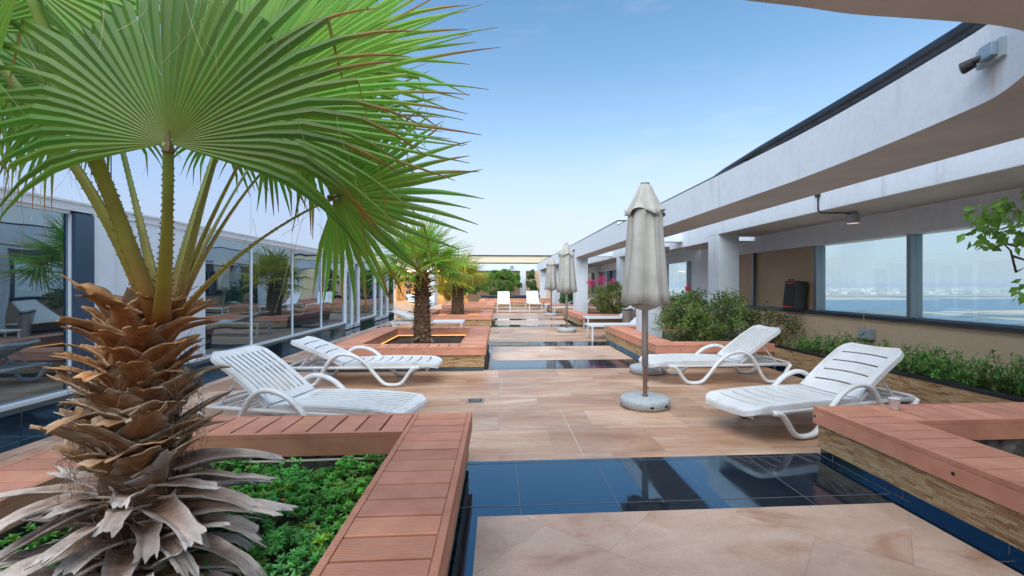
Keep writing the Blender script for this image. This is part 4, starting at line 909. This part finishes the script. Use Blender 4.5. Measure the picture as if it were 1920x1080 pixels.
def resin_lounger(label,x,y,rz,back,cross,flip=False):
    """x,y: foot end centre; lies along local +x"""
    t=thing('sun_lounger',label,'sun lounger',(x,y,0),rz,group='white resin sun loungers')
    HW=.325
    def outline(u,L,foot):   # half width with rounded ends
        e=.10
        d_=u if foot else L-u
        return HW-(.085*(1-min(1,d_/e))**2 if d_<e else 0)
    def mkpanel(name,L,fn,foot,slots_u,slots_v,lead):
        m=MB()
        if cross:
            us=[0,.02,.05,.10]+[]
            for s_ in slots_u: us+=[s_-.009,s_+.009]
            us+=[L-.10,L-.05,L-.02,L]; us=sorted(set(round(u,4) for u in us if 0<=u<=L)); vs=[-1,-.9,-.74,-.5,-.25,0,.25,.5,.74,.9,1]
            hole=lambda u,v: abs(v)<.74 and any(abs(u-s_)<.009 for s_ in slots_u)
        else:
            us=sorted(set([0,.02,.05,.09]+[round(q,4) for q in frange(.09,L-.09,10)]+[L-.05,L-.02,L])); nb=9
            vs=[-1,-.93]; 
            for k in range(nb):
                c=-.78+1.56*k/(nb-1); vs+=[c-.035,c+.035]
            vs+=[.93,1]
            hole=lambda u,v: .09<u<L-.09 and any(abs(v-(-.78+1.56*k/(nb-1)))<.035 for k in range(nb))
        panel(m,us,vs,hole,fn,.042,L)
        o=m.build(name,M['plastic'],t,smooth=False); 
        b=o.modifiers.new('s','SOLIDIFY'); b.thickness=.012; b.offset=0
        bv=o.modifiers.new('b','BEVEL'); bv.width=.004; bv.segments=2; bv.limit_method='ANGLE'; bv.angle_limit=R_(50)
        return o
    Ls=1.20
    def fs(u,v,dz):
        w_=outline(u,Ls,True); z=.295-.035*max(0,1-u/.16)**2-.012*(1-v*v)+ (.018*math.sin(u/Ls*math.pi)) ; bow=.03*(v*v-.6) if .1<u<Ls-.1 and cross else 0
        return (u+bow,v*w_,z+dz)
    mkpanel('seat',Ls,fs,True,[.16+.135*k for k in range(8)],None,None)
    Lb=.76; ca,sa=math.cos(back),math.sin(back)
    def fb(u,v,dz):
        w_=outline(u,Lb,False)*.97; bow=.045*(v*v-.5) if .06<u<Lb-.06 and cross else 0; uu=u-bow
        n_=.018*math.sin(uu/Lb*math.pi)-.014*(1-v*v)+dz
        return (1.215+uu*ca-n_*sa,v*w_,.30+uu*sa+n_*ca)
    mkpanel('backrest',Lb,fb,False,[.14+.15*k for k in range(4)],None,None)
    for s_ in (-1,1):
        yy=s_*(HW+.012)
        prof=[(.22,.25),(.30,.235),(.36,.17),(.43,.07),(.50,.028),(.62,.026),(.70,.06),(.80,.17),(.90,.29),(1.02,.385),(1.16,.43),(1.28,.42),(1.38,.35),(1.46,.22),(1.53,.09),(1.60,.028),(1.74,.026),(1.81,.06),(1.87,.16),(1.93,.255)]
        out=[(0,0)]
        m=MB(); P=smoothpts(prof,3); m.tube([(a,yy-(s_*.0)*1,b) for a,b in P],[(.031,.024)]*len(P),10,flat=(0,0,1) if False else None); m.build('leg_frame',M['plastic'],t,smooth=True)
        m=MB(); m.tube([(.05,yy-s_*.05,.255),(.3,yy-s_*.02,.25),(1.2,yy-s_*.02,.25),(1.93,yy-s_*.015,.255)],.021,8); m.build('side_rail',M['plastic'],t,smooth=True)
    m=MB(); m.tube([(1.925,-HW,.255),(1.95,-HW+.06,.262),(1.955,0,.262),(1.95,HW-.06,.262),(1.925,HW,.255)],.019,8); m.build('rear_rail',M['plastic'],t,smooth=True)
    m=MB()
    for xx in (.16,.55,.95): m.tube([(xx,-HW+.02,.24),(xx,HW-.02,.24)],.013,6)
    m.tube([(.13,-.2,.235),(.16,-.17,.17),(.16,.17,.17),(.13,.2,.235)],.012,6)
    m.build('cross_bar',M['plastic'],t)
    m=MB(); px=1.215+.46*ca; pz=.28+.46*sa-.02
    for s_ in (-.2,.2): m.tube([(px,s_,pz),(1.80,s_,.27)],.011,6)
    m.tube([(1.80,-.3,.262),(1.80,.3,.262)],.012,6); m.build('back_support',M['plastic'],t)
    m=MB()
    for k in range(5): m.box(1.42+k*.09,1.445+k*.09,-.29,.29,.238,.252)
    m.build('rack',M['plastic'],t)
    return t
resin_lounger('white slatted lounger, back raised high, just behind the near left planter',-.74,4.10,R_(166),R_(35),False)
resin_lounger('white lounger with crosswise slots and low raised back in front of the middle planter',-.82,6.42,R_(179),R_(24),True)
resin_lounger('white lounger with crosswise slots and raised back beside the near right planter',2.04,4.0,R_(13),R_(34),True)
resin_lounger('white slatted lounger partly behind the tall parasol base on the right',2.05,6.28,R_(1),R_(36),False)
# ------------------------------------------------------------------ sling loungers
def sling_lounger(label,x,y,rz,back=R_(35)):
    t=thing('sling_lounger',label,'sun lounger',(x,y,0),rz,group='white metal framed sling loungers')
    hw=.33; Z=.36; L=1.9; s_=.02
    m=MB()
    for q in (-1,1): m.box(0,L,q*hw-s_,q*hw+s_,Z-.04,Z)
    m.box(0.001,.04,-hw+s_,hw-s_,Z-.039,Z-.001); m.box(L-.04,L-.001,-hw+s_,hw-s_,Z-.039,Z-.001); m.build('frame',M['alu'],t)
    for xx in (.04,L-.08):
        for q in (-1,1):
            m=MB(); m.box(xx,xx+.04,q*hw-s_,q*hw+s_,0,Z-.0405); m.build('leg',M['alu'],t)
    m=MB(); m.box(.04,1.18,-hw+s_+.002,hw-s_-.002,Z-.012,Z+.003); m.build('seat_sling',M['sling'],t)
    m=MB(); Mx=Matrix.Translation((1.18,0,Z))@Matrix.Rotation(-back,4,'Y'); m.box(0,.72,-hw+.03,hw-.03,-.006,.006,M=Mx)
    for q in (-1,1): m.box(0,.74,q*(hw-.015)-.014,q*(hw-.015)+.014,-.015,.015,M=Mx)
    m.box(.72,.745,-hw+.03,hw-.03,-.014,.014,M=Mx); m.build('backrest',M['sling'],t)
    m=MB(); m.tube([(1.18+.5*math.cos(back),-.2,Z+.5*math.sin(back)),(1.7,-.2,Z-.02)],.01,6); m.tube([(1.18+.5*math.cos(back),.2,Z+.5*math.sin(back)),(1.7,.2,Z-.02)],.01,6); m.build('back_support',M['alu'],t)
sling_lounger('white sling lounger with back tipped low between the two left palms',-.93,12.5,R_(180),R_(22))
sling_lounger('white sling lounger on the left of the far pair facing the camera',.27,23.7,R_(90),R_(52))
sling_lounger('white sling lounger on the right of the far pair facing the camera',1.93,23.6,R_(93),R_(56))
sling_lounger('white sling lounger tucked behind the right planter with the leafy bush',2.2,11.2,R_(0),R_(40))
sling_lounger('white sling lounger in front of the planter with pink flowers',2.6,13.75,R_(0),R_(42))
sling_lounger('distant white sling lounger beyond the second parasol base',2.35,19.9,R_(0),R_(30))
sling_lounger('distant white sling lounger beside the rearmost parasol',2.3,22.9,R_(0),R_(30))
sling_lounger('tiny distant white lounger at far left beyond the glass building',-4.4,26.5,R_(120),R_(30))
# ------------------------------------------------------------------ parasols
def parasol(label,x,y,rz=0,H=2.46,zb=1.13,seed=0):
    t=thing('parasol',label,'parasol',(x,y,0),rz,group='closed grey canvas parasols')
    r=random.Random(seed)
    m=MB(); m.lathe([(.24,0),(.268,.012),(.27,.075),(.262,.098),(.235,.108),(.05,.110)],40); m.build('base',M['concrete'],t,smooth=True,bevel=0)
    m=MB()
    for a in (-1.9,-1.25): m.box(.268*math.cos(a)-.022,.268*math.cos(a)+.022,.268*math.sin(a)-.006,.268*math.sin(a)+.006,.04,.058)
    m.build('handle_slot',M['black'],t)
    m=MB(); m.lathe([(.032,.11),(.032,.13),(.024,.135),(.024,.44),(.027,.445)],14); m.tube([(.024,0,.28),(.05,0,.28)],.009,8); m.tube([(.024,0,.2),(.045,0,.2)],.008,8); m.build('pole_sleeve',M['brass'],t,smooth=False)
    m=MB(); m.lathe([(.036,.44),(.036,1.2),(.034,H-.04)],16); m.build('pole',M['greymetal'],t,smooth=True)
    ph=r.uniform(0,6); nA=96
    def shell(prof,folds,depth,name,hem=0):
        m=MB(); rings=[]
        for k,(rad,z) in enumerate(prof):
            f=k/(len(prof)-1); ring=[]
            for q in range(nA):
                a=2*math.pi*q/nA; tw=.5*f
                w1=math.cos(folds*(a+ph)+.9*math.sin(a*2+seed)+tw); w2=math.cos((folds*2+1)*(a)+seed+z*1.5)
                lob=.75+.5*math.sin(seed*3+math.floor((a+ph)/(math.pi/folds))*2.3)**2; rr=rad*(1+depth*(.25+.75*f**.5)*(abs(w1)**.62*lob-.72)+.035*w2*(.3+f)+.02*math.sin(z*23+a*3+seed))
                ring.append(m.vert((rr*math.cos(a),rr*math.sin(a)*.92,z+(hem*math.cos(folds*(a+ph)) if k==len(prof)-1 else 0))))
            rings.append(ring)
        for k in range(len(rings)-1):
            for q in range(nA): m.face(rings[k+1][q],rings[k+1][(q+1)%nA],rings[k][(q+1)%nA],rings[k][q])
        o=m.build(name,M['fabric'],t,smooth=True,solid=.004); return o
    h=H-zb
    shell([(.085,H-.10),(.155,H-.22),(.185,H-.34),(.19,H-.40),(.195,H-.5),(.213,H-.75),(.232,H-1.0),(.25,H-1.2),(.266,zb)],4,.42,'canopy',.016)
    shell([(.045,H),(.075,H-.03),(.11,H-.12),(.165,H-.22),(.205,H-.29),(.225,H-.325)],4,.36,'vent_flap',.04)
    m=MB(); m.lathe([(.10,zb+.06),(.2,zb+.02),(.13,zb-.04),(.05,zb-.065),(.04,zb+.02)][::-1],20,c=(1,1,1)); m.build('folded_hem',M['fabric'],t,smooth=True)
    m=MB(); m.lathe([(.05,H-.005),(.052,H+.012),(.02,H+.022)],16); m.build('finial',M['greymetal'],t)
    m=MB()
    for k in range(8):
        a=k*math.pi/4; m.tube([(.03,0,zb-.02),(.09*math.cos(a),.09*math.sin(a),zb-.03),(.2*math.cos(a),.2*math.sin(a),zb+.05)],.008,5)
    m.build('rib',M['brass'],t)
parasol('tall closed grey parasol nearest the camera on a round concrete base',1.62,4.95,.3,seed=1)
parasol('second closed grey parasol from the camera standing alone mid deck',1.93,12.85,1.1,H=2.5,seed=2)
parasol('rearmost closed grey parasol seen just left of the second one',2.25,19.4,2.0,H=2.5,seed=3)
# spare base
sb=thing('umbrella_stand','empty round concrete parasol base behind the nearest parasol','parasol base',(2.27,6.82,0))
m=MB(); m.lathe([(.24,0),(.268,.012),(.27,.075),(.262,.098),(.235,.108),(.05,.110)],40); m.build('base',M['concrete'],sb,smooth=True)
m=MB(); m.lathe([(.032,.11),(.032,.13),(.024,.135),(.024,.3),(.018,.301)],14); m.build('pole_sleeve',M['greymetal'],sb)
# ------------------------------------------------------------------ small things
t=thing('cup','small white paper cup standing on the near right planter','cup',(3.06,3.33,.3825)); m=MB(); m.lathe([(.026,0),(.028,.004),(.040,.082),(.042,.084),(.040,.086),(.038,.082),(.026,.006)],24); m.build('cup_wall',M['plastic'],t,smooth=True); m=MB(); m.lathe([(.0255,.0065),(.0255,.008)],20); m.build('cup_floor',M['sling'],t)
t=thing('loudspeaker','black loudspeaker with red trim leaning on the window sill','speaker',(5.2,7.72,.9055),R_(-8))
Mx=Matrix.Translation((0,0,0))@Matrix.Rotation(R_(6),4,'Y')
m=MB(); m.box(-.10,.10,-.21,.21,0.0,.50,M=Mx); m.build('cabinet',M['black'],t,bevel=.02)
m=MB(); m.box(-.108,-.101,-.17,.17,.06,.44,M=Mx); m.build('grille',mat('speaker_grille',(.02,.022,.026),.7,bump=(300,.8)),t,bevel=.006)
m=MB(); m.box(-.1125,-.1015,-.15,.15,.452,.468,M=Mx); m.build('red_trim',M['red'],t); m=MB(); m.box(-.1125,-.1015,-.15,.15,.028,.044,M=Mx); m.build('red_trim',M['red'],t)
m=MB(); m.tube([(-.04,-.08,.512),(-.04,-.08,.53),(-.04,.08,.53),(-.04,.08,.512)],.01,6); m.build('handle',M['black'],t)
t=thing('junction_box','grey electrical box on the beige wall under the windows','electrical box',(5.295,6.18,.64))
m=MB(); m.box(-.09,0,-.11,.11,-.075,.075,bev=.0); m.build('box',M['greybox'],t,bevel=.008); m=MB(); m.box(-.098,-.0905,-.095,.095,-.06,.06); m.build('lid',M['greybox'],t,bevel=.003)
m=MB(); m.tube([(-.101,-.03,.03),(-.101,.0,-.01),(-.101,.05,-.02)],.005,5); m.build('latch',M['black'],t)
m=MB(); m.tube([(-.02,.06,.09),(-.03,.07,.15),(-.04,.05,.2),(-.06,.03,.27)],.005,6); m.build('cable',M['yellow'],t)
t=thing('ash_bin','grey cylindrical ash bin beside the sling loungers','bin',(3.83,15.35 if False else 13.35,0)); m=MB(); m.lathe([(.15,0),(.155,.02),(.155,.60),(.165,.61),(.165,.64),(.13,.64),(.12,.6)],24); m.build('body',M['greymetal'],t,smooth=True); m=MB(); m.lathe([(.1645,.575),(.1675,.58),(.1675,.60),(.1645,.605)],24); m.build('band',M['coping'],t)
t=thing('name_plate','small white plate fixed to the stone face of the middle left planter','sign',(-1.46,7.118,.205)); m=MB(); m.box(-.115,.115,-.008,0,-.022,.032); m.build('plate',M['plate'],t,bevel=.002); m=MB(); m.box(-.10,.10,-.0095,-.0082,-.003,.001); m.build('grey_line',M['greybox'],t)
# person far away
pe=thing('person','person in dark top and brown trousers standing at the far porch','person',(-6.95,35.6,0))
def skinmesh(name,verts,edges,rad,mt,parent):
    me=bpy.data.meshes.new(name); me.from_pydata(verts,edges,[]); o=bpy.data.objects.new(name,me); COL.objects.link(o); o.parent=parent; me.materials.append(mt)
    o.modifiers.new('skin','SKIN'); 
    if not me.skin_vertices:
        lay=me.attributes
    for i,rr in enumerate(rad):
        me.skin_vertices[0].data[i].radius=rr if hasattr(rr,'__len__') else (rr,rr)
    me.skin_vertices[0].data[0].use_root=True
    s_=o.modifiers.new('sub','SUBSURF'); s_.levels=1; s_.render_levels=2; return o
import bmesh
def addskin(me):
    bm=bmesh.new(); bm.from_mesh(me); bm.verts.layers.skin.verify(); bm.to_mesh(me); bm.free()
def body(name,verts,edges,rad,mt,parent):
    me=bpy.data.meshes.new(name); me.from_pydata(verts,edges,[]); addskin(me)
    o=bpy.data.objects.new(name,me); COL.objects.link(o); o.parent=parent; me.materials.append(mt)
    for i,rr in enumerate(rad):
        d_=me.skin_vertices[0].data[i]; d_.radius=rr if hasattr(rr,'__len__') else (rr,rr); d_.use_root=(i==0)
    o.modifiers.new('skin','SKIN'); s_=o.modifiers.new('sub','SUBSURF'); s_.levels=1; s_.render_levels=2; return o
V=[(0,0,.92),(0,0,1.1),(0,0,1.38),(0,0,1.47),(0,-.01,1.56),(0,-.01,1.68),(.17,0,1.37),(.24,.02,1.12),(.22,-.1,.92),(.21,-.14,.84),(-.17,0,1.37),(-.25,.02,1.12),(-.24,-.08,.9),(-.235,-.1,.82),(.09,0,.86),(.10,-.02,.48),(.11,.02,.09),(.12,-.12,.03),(-.09,0,.86),(-.11,.02,.48),(-.12,.05,.09),(-.13,-.09,.03)]
E_=[(0,1),(1,2),(2,3),(3,4),(4,5),(2,6),(6,7),(7,8),(8,9),(2,10),(10,11),(11,12),(12,13),(0,14),(14,15),(15,16),(16,17),(0,18),(18,19),(19,20),(20,21)]
body('person_body',V,E_,[(.15,.10),(.14,.10),(.13,.09),.055,(.075,.09),(.06,.075),.06,.045,.035,.03,.06,.045,.035,.03,.085,.06,.04,.035,.085,.06,.04,.035],M['skin'],pe)
body('shirt',[(0,0,.95),(0,0,1.15),(0,0,1.39),(.17,0,1.38),(.24,.02,1.14),(-.17,0,1.38),(-.25,.02,1.14)],[(0,1),(1,2),(2,3),(3,4),(2,5),(5,6)],[(.17,.125),(.16,.12),(.15,.105),.075,.06,.075,.06],M['cloth_dark'],pe)
body('trousers',[(0,0,.95),(.09,0,.84),(.10,-.02,.48),(.11,.02,.1),(-.09,0,.84),(-.11,.02,.48),(-.12,.05,.1)],[(0,1),(1,2),(2,3),(0,4),(4,5),(5,6)],[(.165,.12),.10,.078,.06,.10,.078,.06],M['khaki'],pe)
m=MB(); m.lathe([(.03,1.80),(.075,1.77),(.088,1.70),(.08,1.64)][::-1],12,cy=.012); m.build('hair',M['cloth_dark'],pe,smooth=True)

# ------------------------------------------------------------------ coastal haze
m=MB(); m.box(-9000,14000,-9000,12500,-63,14)
hm=bpy.data.materials.new('pale_air'); hm.use_nodes=True; nt=hm.node_tree; nt.nodes.remove(nt.nodes['Principled BSDF']); pv=N(nt,'ShaderNodeVolumePrincipled'); pv.inputs['Color'].default_value=(.85,.9,1,1); pv.inputs['Density'].default_value=.00014; nt.links.new(pv.outputs[0],nt.nodes['Material Output'].inputs['Volume'])
hz=m.build('haze',hm); hz['kind']='stuff'
